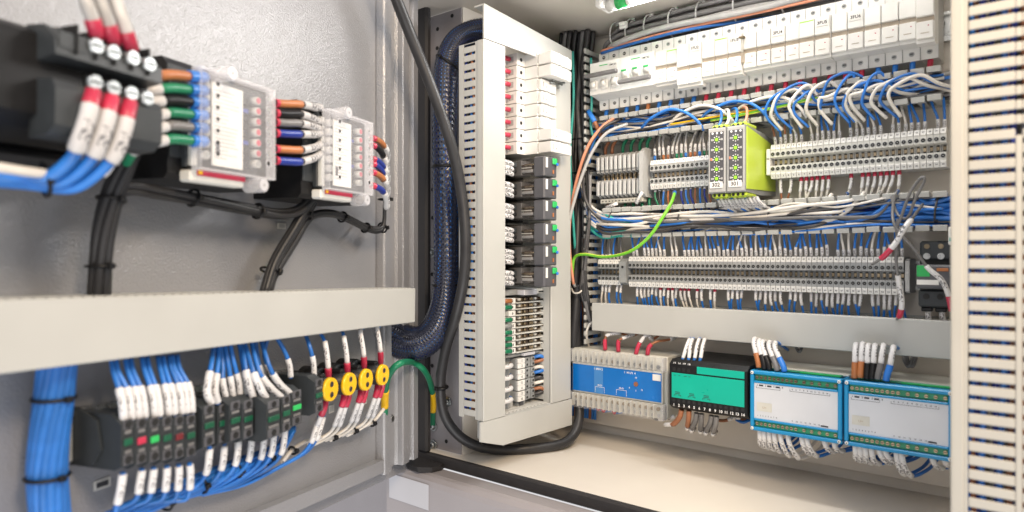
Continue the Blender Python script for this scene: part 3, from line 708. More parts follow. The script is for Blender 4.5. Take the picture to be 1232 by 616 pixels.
for j in range(3):
    wire(FB, [(-.135 + j * .0135, -.058, .050), (-.135 + j * .0135, -.066, .052), (-.134 + j * .0135, -.074, .05), (-.134 + j * .0135, -.082, .04)], .0018, 'wwhite' if j == 0 else 'blue', 'sleeved wire under the contactor, %s of three' % ORD[j], 'wire', 'wires under the contactor', (SL(.0, .60, .0030), FE(0, .10, 'red', .0032)), n=10)
solo('fuse_clip', MB().box(0, .006, 0, .020, 0, .010, 'white', .001).box(.001, .005, .004, .008, .0101, .011, 'teal', 0), 'small white clip with teal spot above the contactor', 'clip', FB, (-.114, .012, .055))
# ================================================================== WIRE BUNDLES IN THE OPEN DUCTS
def run(a0, a1, b0, b1, c, wob, seed, n=9, left=None):
    g = random.Random(seed); P = []
    if left: P += left
    for j in range(n):
        f = j / (n - 1); P.append((a0 + (a1 - a0) * f, b0 + (b1 - b0) * f + g.uniform(-wob, wob), c + g.uniform(-.006, .006)))
    return P
UP = 'wires lying in the open upper duct'; MI = 'wires lying in the open middle duct'
for i in range(12):    # back layer
    wire(FB, run(-.59, -.11, .181 + i * .0024, .181 + ((i * 5) % 12) * .0024, .028, .0035, i), .0026, ('wgrey', 'blackw', 'navy', 'wlgrey')[i % 4], ('grey', 'black', 'dark blue', 'light grey')[i % 4] + ' wire lying deep in the open upper duct', 'wire', UP + ' ' + ('grey', 'black', 'dark blue', 'light grey')[i % 4], n=40)
for i in range(16):
    k = ('blackw', 'wwhite', 'wgrey', 'blue')[i % 4]; wire(FB, run(-.575 + .03 * (i % 5), -.12 - .05 * (i % 3), .182 + (i * 7 % 16) * .0015, .182 + (i * 3 % 16) * .0015, .050, .007, 700 + i, 7), .0015, k, 'thin tangled wire along the front of the open upper duct', 'wire', UP + ' thin', n=40, sides=6)
for i in range(9):
    wire(FB, run(-.585 + .02 * (i % 3), -.11 - .03 * (i % 4), .184 + i * .0022, .202 - ((i * 4) % 9) * .0022, .044, .006, 50 + i), .0021, 'blue', 'blue wire weaving along the front of the open upper duct', 'wire', UP + ' blue', n=44)
for i in range(5):
    wire(FB, run(-.44 + .06 * i, -.20 + .02 * i, .199 - i * .003, .186 + i * .003, .048, .005, 80 + i, 6), .0020, 'wwhite', 'white wire weaving along the front of the open upper duct', 'wire', UP + ' white', n=30)
for i in range(7):
    wire(FB, run(-.47 + .012 * i, -.115, .184 + i * .0028, .184 + ((i * 3) % 7) * .003, .038, .004, 120 + i, 7), .0026, ('wlgrey', 'wgrey')[i % 2], ('light grey' if i % 2 == 0 else 'dark grey') + ' wire in the middle of the open upper duct', 'wire', UP + (' middle light' if i % 2 == 0 else ' middle dark'), n=40)
wire(FB, [(-.39, .184, .056), (-.33, .187, .058), (-.27, .193, .056), (-.235, .200, .05), (-.2, .203, .04)], .0020, 'earth', 'green and yellow earth wire crossing the upper duct', n=24)
wire(FB, [(-.45, .186, .056), (-.40, .1875, .058), (-.33, .190, .056), (-.28, .194, .045)], .0014, 'yellow', 'thin yellow wire crossing the upper duct', n=24)
# the tall blue and white loops at the right of the upper duct
g = random.Random(11)
for i in range(16):
    a = -.300 + i * .0096 + g.uniform(-.007, .007); h = .197 + g.uniform(-.006, .015); w = g.uniform(.007, .030); k = 'blue' if i % 2 == 0 else 'wwhite'
    P = [(a + w * 1.9 + .012, .184, .042), (a + w * 1.5, h - .005, .056), (a + w * .8, h + .006, .064), (a + w * .1 - .003, h - .001, .069), (a - .010 + g.uniform(-.003, .003), .188 + g.uniform(-.003, .003), .069), (a - .010, .176, .065), (a + .001 + g.uniform(-.003, .003), .160, .055)]
    wire(FB, P, .0017 if k == 'blue' else .0021, k, ('blue' if k == 'blue' else 'white') + ' wire loop arching out of the upper duct, %s from the left' % ORD[i], 'wire', 'wire loops over the upper duct', n=36, sides=8)
for i in range(4):
    a = -.50 + i * .045
    wire(FB, [(a, .186, .05), (a + .02, .197, .060), (a + .05, .206 - i * .001, .062), (a + .075, .199, .064), (a + .092, .186, .062), (a + .100, .172, .055)], .0021, 'blue' if i % 2 == 0 else 'wwhite', ('blue' if i % 2 == 0 else 'white') + ' wire curving through the left half of the upper duct, %s from the left' % ORD[i], 'wire', UP + ' curving', n=30)
# middle duct: white and black cables in front, blue behind
for i in range(16):
    wire(FB, run(-.60, -.105, .036 + i * .0019, .036 + ((i * 7) % 16) * .0020, .032, .004, 200 + i), .0023, 'blue' if i % 5 else 'navy', ('blue' if i % 5 else 'dark blue') + ' wire behind the white cables in the open middle duct', 'wire', MI + (' blue' if i % 5 else ' dark blue'), n=44)
LT = lambda b: [(-.600 + R_(-.006, .004), b + .05, .050), (-.590, b + .022, .054), (-.572, b + .007, .056)]
for i in range(14):
    k = ('blue', 'blackw', 'blue', 'wwhite', 'wgrey')[i % 5]; wire(FB, run(-.56 + .05 * (i % 4), -.12 - .05 * (i % 4), .036 + (i * 5 % 14) * .0023, .036 + (i * 3 % 14) * .0023, .056, .008, 800 + i, 7), .0014, k, 'blue', 'wire', 'wires lying in the open middle duct blue', n=40, sides=6)
for i in range(15):
    k = ('wwhite', 'blackw', 'wwhite', 'blue', 'wwhite', 'wgrey', 'blue')[i % 7]; b = .036 + (i % 8) * .0037; e = .038 + ((i * 5) % 8) * .0036
    end = -.205 - .018 * (i % 5)
    P = run(-.548, end, b, e, .056 + .004 * (i % 3), .0042, 300 + i, 8, LT(b))
    if i % 3: P += [(end + .02, e + .006, .058), (end + .034, .066, .056), (end + .040, .076, .05)]
    else: P += [(end + .03, e, .05), (end + .05, e - .003, .035)]
    nm = {'wwhite': 'white', 'blackw': 'black', 'wgrey': 'grey', 'blue': 'blue'}[k]
    wire(FB, P, .0022, k, nm + ' cable sweeping along the front of the open middle duct', 'cable', MI + ' front ' + nm, n=60, sides=8)
for i in range(10):
    wire(FB, run(-.235 + .01 * i, -.105, .040 + i * .0026, .040 + ((i * 3) % 10) * .0026, .050, .0045, 400 + i, 5), .0024, 'blue', 'blue wire at the right end of the open middle duct', 'wire', MI + ' right blue', n=24)
for i, (b, d) in enumerate(((.036, 0), (.044, .008), (.030, -.004), (.05, .012))):
    wire(FB, [(-.60, b + .03, .045), (-.585, b + .010, .05), (-.56, b + .002 + d, .056), (-.53, b, .06), (-.50, b - .001, .055)], .0024, 'teal', 'teal wire entering the middle duct from the corner, %s of four' % ORD[i], 'wire', 'teal wires at the corner', n=20)
for x, y, R in ((737, 276, .017), (821, 264, .0175), (928, 258, .0165), (1127, 255, .014)):
    p = pB(x, y, .052)
    m = MB().torus(R, .0012, 'blackw', 20, 6, 1.0); m.box(-.003, .003, R - .003, R + .003, -.003, .003, 'blackw')
    solo('cable_tie', m, {737: 'black tie round the cables at the left end of the middle duct', 821: 'black tie round the white cables under the yellow-green wire', 928: 'dark tie round the white cables under the lime relays', 1127: 'grey tie round the blue wires near the right duct'}[x], 'cable tie', FB, (p.x, .052, .048), 'cable ties', Matrix.Rotation(math.pi / 2, 4, 'Y') @ Matrix.Rotation(.12, 4, 'X'))
# thin grey wires hanging in loops at the right
def pxw(pts, r, k, label, sl=(), name='wire', F=FB, cat='wire', group=None, n=40, sides=8):
    return wire(F, [on(F, x, y, c) for x, y, c in pts], r, k, label, cat, group, sl, name, n, sides)
pxw([(1072, 236, .06), (1080, 258, .085), (1092, 262, .09), (1101, 240, .10), (1112, 218, .105), (1108, 214, .105), (1095, 232, .1), (1084, 262, .095), (1079, 275, .095), (1080, 292, .09)], .0016, 'wgrey', 'grey wire looping tallest above the right end of the middle duct')
pxw([(1076, 234, .06), (1074, 262, .095), (1082, 280, .10), (1100, 300, .10), (1116, 322, .098), (1132, 336, .095), (1140, 352, .09), (1145, 374, .085)], .0016, 'wgrey', 'grey wire slanting down over the contactor to a red tip', (SL(.66, .9, .0026), FE(.9, 1, 'red', .0028)))
pxw([(1110, 246, .06), (1098, 262, .09), (1088, 275, .10), (1078, 292, .10), (1066, 306, .098), (1056, 314, .095), (1049, 318, .09)], .0017, 'wgrey', 'grey wire ending in white sleeve and red tip over the long row', (SL(.36, .72, .0030), FE(.72, .87, 'red', .0031), (.87, 1, 'wwhite', .0016, 'ferrule')))
pxw([(1080, 264, .06), (1080, 285, .09), (1078, 310, .095), (1081, 338, .09), (1085, 362, .085), (1083, 378, .08), (1079, 384, .07)], .0016, 'wgrey', 'grey wire hanging down over the long row end with sleeve and red tip', (SL(.58, .86, .0029), FE(.86, .94, 'red', .0032)))
# green-yellow wire looping to the left
pxw([(812, 231, .050), (808, 243, .075), (797, 262, .090), (780, 286, .095), (757, 303, .095), (728, 309, .085), (704, 306, .075), (692, 309, .070), (689, 322, .07), (689, 340, .066)], .0023, 'earth', 'yellow-green earth wire hanging in a long curve across the terminal rows', (FE(0, .02, 'blue', .0029),), n=50)

# ================================================================== UPRIGHT BUNDLE IN THE CORNER
VB = 'dark cables running down the back left corner'
for i in range(16):
    a = -.652 + (i % 6) * .0088 + R_(-.0015, .0015); c = .018 + (i // 6) * .013 + R_(-.002, .002)
    low = (-.15, -.13, -.02, .03)[i % 4]
    P = [(a + .004, .358, c), (a, .33, c)] + [(a + R_(-.0025, .0025) + .004 * math.sin(i + j), .30 - j * (.30 - low) / 6, c + R_(-.002, .002)) for j in range(7)]
    k = ('cable', 'wgrey', 'blackw')[i % 3]; nm = {'cable': 'black', 'wgrey': 'grey', 'blackw': 'dull black'}[k]
    wire(FB, P, .0035 + .0005 * (i % 3), k, nm + ' cable running down the back left corner', 'cable', VB + ' ' + nm, n=40)
for i in range(8):    # cables leaving the bundle downwards past the middle duct, curving to the right
    b = .10 + i * .012
    pts = [(706 + i % 3 * 2, 225 - i * 3, .058), (709, 262, .062), (706 - i % 2 * 3, 300, .066), (699 + i % 4 * 2, 340, .066), (702 + i % 4 * 2, 362, .060), (711, 382 + i % 3 * 4, .045), (722, 398, .03)]
    pxw(pts, .0025, ('blackw', 'cable', 'wgrey')[i % 3], ('dull black', 'black', 'grey')[i % 3] + ' thin cable bowing round the left end of the long row', group='cables bowing round the long row ' + ('a', 'b', 'c')[i % 3].replace('a', 'dull').replace('b', 'black').replace('c', 'grey'), cat='cable')
for i in range(12):
    a = -.6555 + i * .0048
    wire(FB, [(a, .17, .006), (a + R_(-.003, .003), .06, .010), (a + R_(-.003, .003), -.05, .010), (a + R_(-.003, .003), -.145, .012), (a, -.262, .014)], .0023, 'blue' if i % 3 else 'brown', ('blue' if i % 3 else 'brown') + ' wire at the back of the corner duct', 'wire', 'wires at the back of the corner duct ' + ('blue' if i % 3 else 'brown'), n=20)
pxw([(689, 62, .055), (690, 120, .058), (686, 180, .058), (688, 240, .058), (692, 300, .05)], .0022, 'teal', 'teal wire running down the left edge of the corner bundle', n=40)
pxw([(711, 70, .05), (712, 118, .052), (711, 150, .052), (714, 166, .05), (716, 178, .03)], .0020, 'teal', 'teal wire running down the right edge of the corner bundle')
pxw([(743, 139, .055), (724, 153, .070), (708, 175, .078), (697, 205, .080), (689, 240, .080), (685, 275, .078), (686, 310, .075), (690, 342, .070)], .0024, 'peach', 'salmon wire curving from the upper duct down the corner')
pxw([(755, 149, .058), (730, 160, .076), (713, 182, .084), (700, 212, .086), (690, 245, .086), (683, 275, .084), (681, 300, .080), (684, 325, .075), (692, 345, .06)], .0024, 'wlgrey', 'light grey wire curving beside the salmon wire down the corner')
pxw([(748, 143, .050), (728, 152, .068), (711, 172, .074), (702, 205, .074), (704, 238, .070), (716, 258, .065), (735, 268, .058)], .0024, 'blackw', 'black wire curving from the upper duct to the middle duct')
pxw([(724, 166, .045), (718, 152, .055), (713, 142, .058), (708, 134, .055)], .0034, 'brown', 'short brown wire with blue tip in the corner left of the upper duct', (FE(.55, 1, 'blue', .0040),), n=10)
pxw([(732, 152, .050), (720, 160, .060), (712, 176, .062), (709, 196, .05)], .0022, 'blue', 'blue wire bending down at the left end of the upper duct')
pxw([(668, 350, .090), (664, 385, .090), (668, 420, .085), (672, 462, .080)], .0022, 'brown', 'brown wire hanging beside the side duct behind the white and blue module') if False else None
pxw([(687, 345, .06), (690, 352, .07), (697, 352, .07), (703, 346, .06)], .0013, 'wwhite', 'pale tie round the corner cables above the white and blue module', n=10)
for i, (x, y) in enumerate(((697, 165), (699, 205))):
    p = pB(x, y, .05); tie(FB, (p.x, p.y, .033), .026, (0, 1, .15), ('upper', 'lower')[i] + ' black tie round the upright corner bundle', w=.0016)
wire(FB, [(-.612, -.045, .05), (-.612, -.08, .055), (-.613, -.13, .060), (-.612, -.17, .055)], .0085, 'cable', 'thick black cable end entering behind the white and blue module', 'cable')
pxw([(722, 392, .03), (712, 388, .05), (706, 398, .055), (707, 412, .045), (712, 424, .02)], .0018, 'wwhite', 'white wire curling under the left end of the covered duct')

# thick black cable from the door, along the floor and up into the corner
P = [on(FB, x, y, c) for x, y, c in ((462, -50, .42), (476, -4, .40), (494, 42, .37), (520, 108, .34), (543, 175, .312), (555, 230, .296), (560, 285, .292), (558, 335, .292), (548, 382, .288), (536, 420, .280), (530, 460, .270), (534, 497, .262))]
P += [on(FB, 551, 523, .245), on(FB, 575, 537, .222)]
for x, y in ((602, 541), (632, 540), (658, 537.5)): r = ray(x, y); P.append(FB.inverted() @ (r * (-.2800 / r.z)))
P += [on(FB, 678, 533, .112), on(FB, 690, 523, .090), on(FB, 696, 508, .075), on(FB, 697, 488, .064), on(FB, 695, 450, .056), on(FB, 693, 400, .055), on(FB, 692, 350, .05), on(FB, 694, 300, .045), on(FB, 696, 240, .035)]
big = wire(FB, P, .0072, 'cable', 'thickest black cable hanging across the opening and curving along the cabinet floor', 'cable', None, (), 'thick_cable', 120, 18)

# braided sleeve full of blue and black wires
BP = catmull([on(FB, x, y, c) for x, y, c in ((612, 36, .215), (590, 37, .222), (566, 41, .235), (549, 53, .247), (539, 76, .253), (536, 110, .255), (535, 160, .257), (536, 220, .258), (537, 280, .259), (537, 330, .262), (534, 366, .272), (524, 396, .288), (506, 412, .305), (484, 411, .320), (460, 398, .340), (436, 380, .36))], 110)
o0 = BP[0].copy(); BQ = [p - o0 for p in BP]; Rb = .0182
bs = thing('braided_sleeve', 'thick black braided sleeve packed with blue wires, hung beside the tall side duct', 'cable sleeve', FB, o0)
# parallel frames along the sleeve
fr = []; u = None
for i, p in enumerate(BQ):
    t = (BQ[min(i + 1, len(BQ) - 1)] - BQ[max(0, i - 1)]).normalized()
    u = t.orthogonal().normalized() if u is None else (u - t * u.dot(t)).normalized()
    fr.append((p, t, u.copy(), t.cross(u)))
def offs(i, an, r):
    p, t, u, w = fr[i]; r *= 1 + .38 * max(0, min(1, (i / len(fr) - .66) / .2)); return p + u * (math.cos(an) * r) + w * (math.sin(an) * r)
part('inner_core', MB().tube([f[0] for f in fr], .0118, 'black', 14), bs)
g = random.Random(5)
for j in range(19):
    ph = j * 2 * math.pi / 19; k = 'blue' if j % 2 == 0 else ('navy' if j % 4 == 1 else 'blackw')
    part('inner_wire', MB().tube([offs(i, ph + .0045 * i + .22 * math.sin(i * .07 + j),   .0148 + .0006 * math.sin(i * .2 + j)) for i in range(len(fr))], .0025, k, 6), bs)
m = MB(); NS = 22
for dr in (1, -1):
    for s_ in range(NS):
        ph = s_ * 2 * math.pi / NS
        for st in (0,):
            base = len(m.v); cnt = 0
            for q in range(len(fr) * 2 - 1):
                i = q // 2; f = (q % 2) / 2
                an = ph + dr * q * .16
                r = Rb + .0004 * (1 if (q // 2 + s_) % 2 else -1) * dr
                A = offs(i, an - .078, r); B = offs(i, an + .078, r)
                if f and i + 1 < len(fr): A = (A + offs(i + 1, an - .078, r)) / 2; B = (B + offs(i + 1, an + .078, r)) / 2
                m.v += [tuple(A), tuple(B)]; cnt += 1
            for q in range(cnt - 1): m.face([base + 2 * q, base + 2 * q + 1, base + 2 * q + 3, base + 2 * q + 2], 'braid')
part('braid', m, bs)
tie(FB, on(FB, 539, 76, .253), Rb + .0009, (BP[24] - BP[20]), 'black tie round the top bend of the braided sleeve', w=.0018)
for x, y, c, lab in ((536, 201, .2575, 'black tie round the middle of the braided sleeve'), (536, 343, .263, 'black tie round the lower end of the braided sleeve')):
    tie(FB, on(FB, x, y, c), Rb + .0009, (0, 1, 0), lab, w=.0018)
tie(FB, on(FB, 531, 466, .268), .0085, (0, 1, .1), 'black tie joining the thick cable to the green earth wire', w=.0022)

# ================================================================== BOTTOM MODULES
MO = 'modules of the bottom row'
t = thing('protection_relay', 'wide white module with bright blue front panel at the left of the bottom row', 'relay module', FB, (-.6105, -.231, 0), MO)
Lw = .161; Hh = .0895
part('housing', MB().box(0, Lw, .001, Hh, .006, .066, 'offwhite', .0015), t)
part('front_panel', MB().box(.004, Lw - .004, .0235, .0685, .0661, .0725, 'offwhite', .0008).box(.0055, Lw - .0055, .0255, .0660, .0726, .0732, 'panelblue', .0002).box(.0445, .0600, .0255, .0660, .0733, .0735, 'paleblue', 0).box(.142, .1545, .0555, .0645, .0733, .0739, 'white', .0002), t)
m = MB(); W_ = 'inkwhite'
m.text('1 690V 2', .052, .0620, .0738, .0042, W_).text('1  M U\'S  4', .1055, .0620, .0738, .0042, W_)
m.text('10', .1155, .0560, .0738, .0032, W_).text('0', .105, .0405, .0738, .0032, W_).text('15', .125, .0395, .0738, .0032, W_).text('5', .1155, .0375, .0738, .003, W_)
for x0, x1 in ((.0465, .0625), (.083, .100)):
    m.box(x0, x1, .0352, .0356, .0736, .0738, W_, 0).box(x0, x0 + .0004, .0300, .0352, .0736, .0738, W_, 0).box(x1 - .0004, x1, .0300, .0352, .0736, .0738, W_, 0)
    m.text('-M-O-', (x0 + x1) / 2, .0380, .0738, .0036, W_).text('1', x0, .0283, .0738, .003, W_).text('3', x1, .0283, .0738, .003, W_)
m.disc(.1155, .0470, .0745, .0034, 'brown', 14, .0012); part('print', m, t)
for nm, y0, y1 in (('upper_terminals', .0688, .0885), ('lower_terminals', .0015, .0232)):
    m = MB().box(.002, Lw - .002, y0, y1, .0662, .0690, 'offwhite', .0006); n = 16; pw = (Lw - .014) / n
    for i in range(n):
        x = .007 + i * pw
        m.box(x - .0006, x + .0006, y0 + .001, y1 - .001, .0691, .0775, 'offwhite', .0003)
        ok = nm == 'lower_terminals' or i in (2, 5, 7, 10, 12)
        m.cyl((x + pw / 2, (y0 + y1) / 2 + (.003 if y0 < .01 else -.004), .069), (x + pw / 2, (y0 + y1) / 2 + (.003 if y0 < .01 else -.004), .0715), .0028, 'zinc' if not ok else 'brass', 10)
        m.box(x + pw / 2 - .0024, x + pw / 2 + .0024, y0 + .002, y0 + .0065, .0690, .0694, 'wlgrey', 0)
    part(nm, m, t)
    part('clear_cover', MB().box(.0005, Lw - .0005, y0 - .0004, y1 + .0008, .0778, .0790, 'clear', .0004).box(.0005, .0018, y0, y1, .0665, .0777, 'clearedge', 0).box(Lw - .0018, Lw - .0005, y0, y1, .0665, .0777, 'clearedge', 0), t)
RB = 'red-tipped wires on the white and blue module'
for i, (pts, sl) in enumerate(((( (728, 421, .066), (728, 409, .066), (731, 403, .064), (744, 401, .055), (760, 404, .03), (770, 400, .01)), (FE(0, .18, 'red', .0032), (.24, .50, 'sleeve', .0028, 'marker_sleeve'))),
        (((744, 423, .066), (744, 411, .066), (749, 407, .062), (763, 402, .045), (775, 396, .02)), (FE(0, .24, 'red', .0032), (.32, .62, 'sleeve', .0028, 'marker_sleeve'))),
        (((765, 426, .066), (769, 414, .066), (778, 403, .060), (786, 408, .045), (800, 396, .015)), (FE(0, .22, 'red', .0032), (.23, .58, 'sleeve', .0028, 'marker_sleeve'))),
        (((779, 427, .066), (781, 417, .066), (790, 411, .060), (803, 409, .045), (812, 406, .03), (818, 398, .012)), (FE(0, .22, 'red', .0033), (.60, .80, 'sleeve', .0028, 'marker_sleeve'))))):
    pxw(pts, .0019, 'brown', 'brown wire with red ferrule on top of the white and blue module, %s from left' % ORD[i], sl, group=RB, n=20)
for i, (x, y) in enumerate(((718, 485), (724, 487), (737, 489))):
    pxw([(x, y - 6, .062), (x + 1, y + 4, .060), (x + 4, y + 8, .055), (x + 14, y + 6, .035)], .0018, 'blue', 'blue wire with red ferrule under the white and blue module, %s from the left' % ORD[i], (FE(0, .45, 'red', .0030),), group='red-tipped wires under the white and blue module', n=14)
# black and green module
t = thing('control_module', 'black module with bright green front, numbered 1 to 14 and 15 to 18', 'control module', FB, (-.4250, -.2035, 0), MO)
Lg = .1050
part('housing', MB().prism([(.0, .006), (.0, .100), (.006, .108), (.060, .108), (.066, .100), (.066, .006)], 0, 0, Lg, 'black'), t)
m = MB().box(.0035, Lg - .0035, .0160, .0490, .1081, .1090, 'panelgreen', .0002).box(.039, Lg - .0035, .0510, .0600, .1081, .1090, 'panelgreen', .0002)
for x in (.012, .032, .052):
    m.box(x - .0035, x + .0035, .0235, .0242, .1091, .1093, 'ink', 0).box(x - .0035, x + .0035, .0215, .0222, .1091, .1093, 'ink', 0).box(x - .005, x - .0045, .0185, .0200, .1091, .1093, 'ink', 0).box(x + .0045, x + .005, .0185, .0200, .1091, .1093, 'ink', 0).box(x - .005, x - .001, .0198, .0202, .1091, .1093, 'ink', 0).box(x + .001, x + .005, .0198, .0202, .1091, .1093, 'ink', 0)
for x, w in ((.008, .003), (.015, .003), (.023, .004), (.029, .003)): m.box(x - w / 2, x + w / 2, .0455, .0460, .1091, .1093, 'ink', 0)
part('front_panel', m, t)
m = MB()
for i in range(14):
    x = .0065 + i * .00715; m.text(str(i + 1), x, .0062, .1083, .0050, 'inkwhite')
part('lower_numbers', m, t); m = MB()
for i in range(4): m.text(str(15 + i), .0068 + i * .0068, .0618 - .0008, .1070, .0045, 'inkwhite')
part('upper_numbers', m, t)
m = MB()
for i in range(14): x = .0065 + i * .00715; m.box(x - .0022, x + .0022, .0102, .0150, .1081, .1084, 'hole', 0).disc(x, .0125, .1086, .0018, 'cable', 10)
part('lower_sockets', m, t); m = MB()
for i in range(4): x = .0068 + i * .0068; m.box(x - .0022, x + .0022, .0510, .0562, .1081, .1084, 'hole', 0).disc(x, .0535, .1086, .0018, 'cable', 10)
part('upper_sockets', m, t)
BM = 'wires on top of the black and green module'
for i, (x, x2, k) in enumerate(((821, 829, 'blue'), (828, 833, 'blue'), (835, 841, 'blue'), (842, 848, 'wlgrey'))):
    q = 440
    pxw([(x - 1, 437, .095), (x + 1, 430, .095), (x2 - 2, 414, .088), (x2 + 3, 405, .06), (x2 + 14 + i * 3, 396, .02)], .0019, k, ('blue' if k == 'blue' else 'grey') + ' wire with long white sleeve above the black and green module, %s from left' % ORD[i], (SL(.08, .44, .0026), FE(0, .08, 'blue', .0022)), group=BM, n=16)
for i, (x, y, k, dx) in enumerate(((820, 497, 'brown', -12), (829, 498, 'brown', -2), (838, 501, 'wgrey', -6), (844, 502, 'wgrey', -1), (856, 504, 'wgrey', -7), (862, 505, 'wgrey', -4))):
    pxw([(x, y - 4, .098), (x + dx * .2, y + 5, .096), (x + dx * .8, y + 13, .090), (x + dx * (1.6 if i == 0 else 1), y + (14 if i == 0 else 18), .080), (x + dx + 4, y + 14, .05)], .0024, k, ('brown' if k == 'brown' else 'grey') + ' wire with white sleeve under the black and green module, %s from the left' % ORD[i], ((.0, .38, k, .0036, 'boot'), (.42, .80, 'sleeve', .0031, 'marker_sleeve')), group='wires under the black and green module', n=16)
pxw([(787, 493, .04), (784, 500, .05), (789, 504, .055), (800, 504, .055), (812, 501, .05)], .0021, 'blackw', 'black wire curling below the gap beside the black and green module', (SL(.55, 1, .003),))
pxw([(858, 505, .04), (872, 506, .05), (885, 502, .05), (896, 505, .04), (904, 502, .03)], .0022, 'brown', 'brown wire with white sleeve low between the green and blue-framed modules', (SL(.45, .7, .0028),))
pxw([(886, 505, .045), (894, 508, .05), (902, 505, .045)], .0022, 'blue', 'short blue wire beside the white sleeve left of the first blue-framed module', n=10)
# blue framed modules
def bluemod(a, lab, last):
    t = thing('monitoring_module', lab, 'monitoring module', FB, (a, -.2135, 0), MO)
    L = .1050; H = .0735
    part('housing', MB().box(.001, L - .001, .002, H - .001, .006, .0985, 'sheet', .001), t)
    m = MB(); f = 'frameblue'
    m.box(0, L, H - .0045, H, .099, .1105, f, .001).box(0, L, 0, .0045, .099, .1105, f, .001).box(0, .0045, .0046, H - .0046, .099, .1105, f, .001).box(L - .0045, L, .0046, H - .0046, .099, .1105, f, .001)
    m.box(.0046, L - .0046, .0125, .0150, .1060, .1103, f, .0006).box(.0046, L - .0046, H - .0150, H - .0125, .1060, .1103, f, .0006)
    m.box(.0, L, H - .006, H - .001, .075, .0988, f, .001)
    part('frame', m, t)
    part('display_sheet', MB().box(.0046, L - .0046, .0151, H - .0151, .104, .1085, 'sheet', 0), t)
    m = MB()
    for x0, x1, y in ((.007, .036, .0555), (.047, .092, .0560)):
        m.box(x0, x1, y - .0032, y - .0029, .1086, .1088, 'ink', 0).box(x0, x0 + .0003, y - .0032, y - .0005, .1086, .1088, 'ink', 0).box(x1 - .0003, x1, y - .0032, y - .0005, .1086, .1088, 'ink', 0)
    for i in range(3): m.box(.0105 + i * .010, .0155 + i * .010, .0548, .0566, .1086, .1088, 'ink', 0)
    for i in range(4): m.text(str(i + 1), .0085 + i * .010, .0557, .1087, .0028)
    for i in range(10): m.text(str(i + 5), .050 + i * .0043, .0553, .1087, .0024)
    part('upper_print', m, t); m = MB()
    for i in range(8): m.text(str(i + 1), .009 + i * .0032, .0188, .1087, .0022)
    for i in range(8): m.text(str(i + 9), .050 + i * .0050, .0178, .1087, .0023)
    m.box(.082, .090, .0164, .0180, .1086, .1088, 'ink', 0); part('lower_print', m, t)
    part('name_label', MB().box(.008, .026, .0245, .0350, .1086, .1090, 'offwhite', 0).text('U=', .017, .029, .1091, .004, 'gap'), t)
    for nm, y in (('upper_terminals', H - .0085), ('lower_terminals', .0085)):
        m = MB().box(.0050, L - .0050, y - .0038, y + .0038, .098, .1065, 'pcb', .0003)
        xs = [.0078 + i * .0051 for i in range(10)] + [.063 + i * .0086 for i in range(5)]
        for x in xs: m.cyl((x, y, .1066), (x, y, .1080), .0019, 'brass', 10).box(x - .0015, x + .0015, y - .0003, y + .0003, .1081, .1083, 'hole', 0)
        part(nm, m, t)
    part('connector_strip', MB().box(.006, L - .004, H + .0002, H + .0016, .088, .096, 'pcb' if True else '', .0003).box(.055, L - .005, H + .0002, H + .0024, .0965, .0975, 'brightgreen', .0002), t)
    for x, y in ((.0028, H - .0028), (.0028, .0028), (L - .0028, H - .0028), (L - .0028, .0028)):
        part('screw', MB().cyl((x, y, .1105), (x, y, .1120), .0021, 'white', 14, .0016).disc(x, y, .1123, .0007, 'hole', 6), t)
    part('top_plate', MB().box(.001, L - .001, H - .0009, H + .0001, .010, .074, 'offwhite', 0), t)
bluemod(-.3158, 'left one of the two blue-framed modules with pale grey display sheet', 0)
bluemod(-.2085, 'right one of the two blue-framed modules, cut off by the near duct', 1)
for mi, (ox, lst) in enumerate(((0, ((913, 442, 'orange'), (920, 444, 'black'), (926, 445, 'black'), (935, 446, 'wgrey'), (944, 447, 'blue'))), (0, ((1028, 455, 'orange'), (1035, 454, 'orange'), (1043, 456, 'black'), (1049, 456, 'black'), (1056, 456, 'wgrey'), (1066, 458, 'blue'))))):
    for i, (x, y, k) in enumerate(lst):
        lean = (-6, -7, -9, -10, -12)[i] if mi == 0 else (1, 2, 1, 3, 6, 8)[i]
        q = (y - 440) if mi else (y - 442); T_ = -30 if mi == 0 else -36
        pxw([(x, y, .102), (x + lean * .15, y - 7, .102), (x + lean * .6, y - 18, .100), (x + lean, y + T_, .096), (x + lean + 3, y + T_ - 5, .080), (x + lean + 16, y + T_ + 4, .04)], .0019, 'wwhite' if k != 'blue' else 'blue',
            '%s-booted wire on top of the %s blue-framed module, %s from the left' % ({'wgrey': 'grey'}.get(k, k), ('left', 'right')[mi], ORD[i]), ((.0, .19, k, .0036, 'boot'), (.19, .46, 'sleeve', .0031, 'marker_sleeve')), group='booted wires on the blue-framed modules', n=20)
    xs = ((914, 919, 925, 931, 938, 947, 964, 970, 991, 1003), (1029, 1035, 1041, 1048, 1057, 1064, 1078, 1084, 1121, 1136))[mi]
    for i, x in enumerate(xs):
        y = (519 if mi == 0 else 537) + (x - xs[0]) * .13; ln = (18, 19, 20, 22, 26, 28, 20, 22, 14, 12)[i] if mi == 0 else (17, 17, 18, 18, 16, 15, 27, 28, 14, 10)[i]
        dr = (1, 1, 2, 4, 8, 10, 6, 8, 6, 4)[i]
        pxw([(x, y - 4, .100), (x + dr * .3, y + ln * .4, .100), (x + dr, y + ln * .85, .094), (x + dr + 8, y + ln * 1.02, .080), (x + dr + 26, y + ln * .7, .06), (x + dr + 38, y + ln * .2, .04)], .0019, 'wwhite' if (i in (4, 5) and mi == 0) else 'blue',
            'white-sleeved wire hanging under the %s blue-framed module, %s from the left' % (('left', 'right')[mi], ORD[i]), (SL(.03, .42, .0031),), group='sleeved wires under the blue-framed modules', n=20)
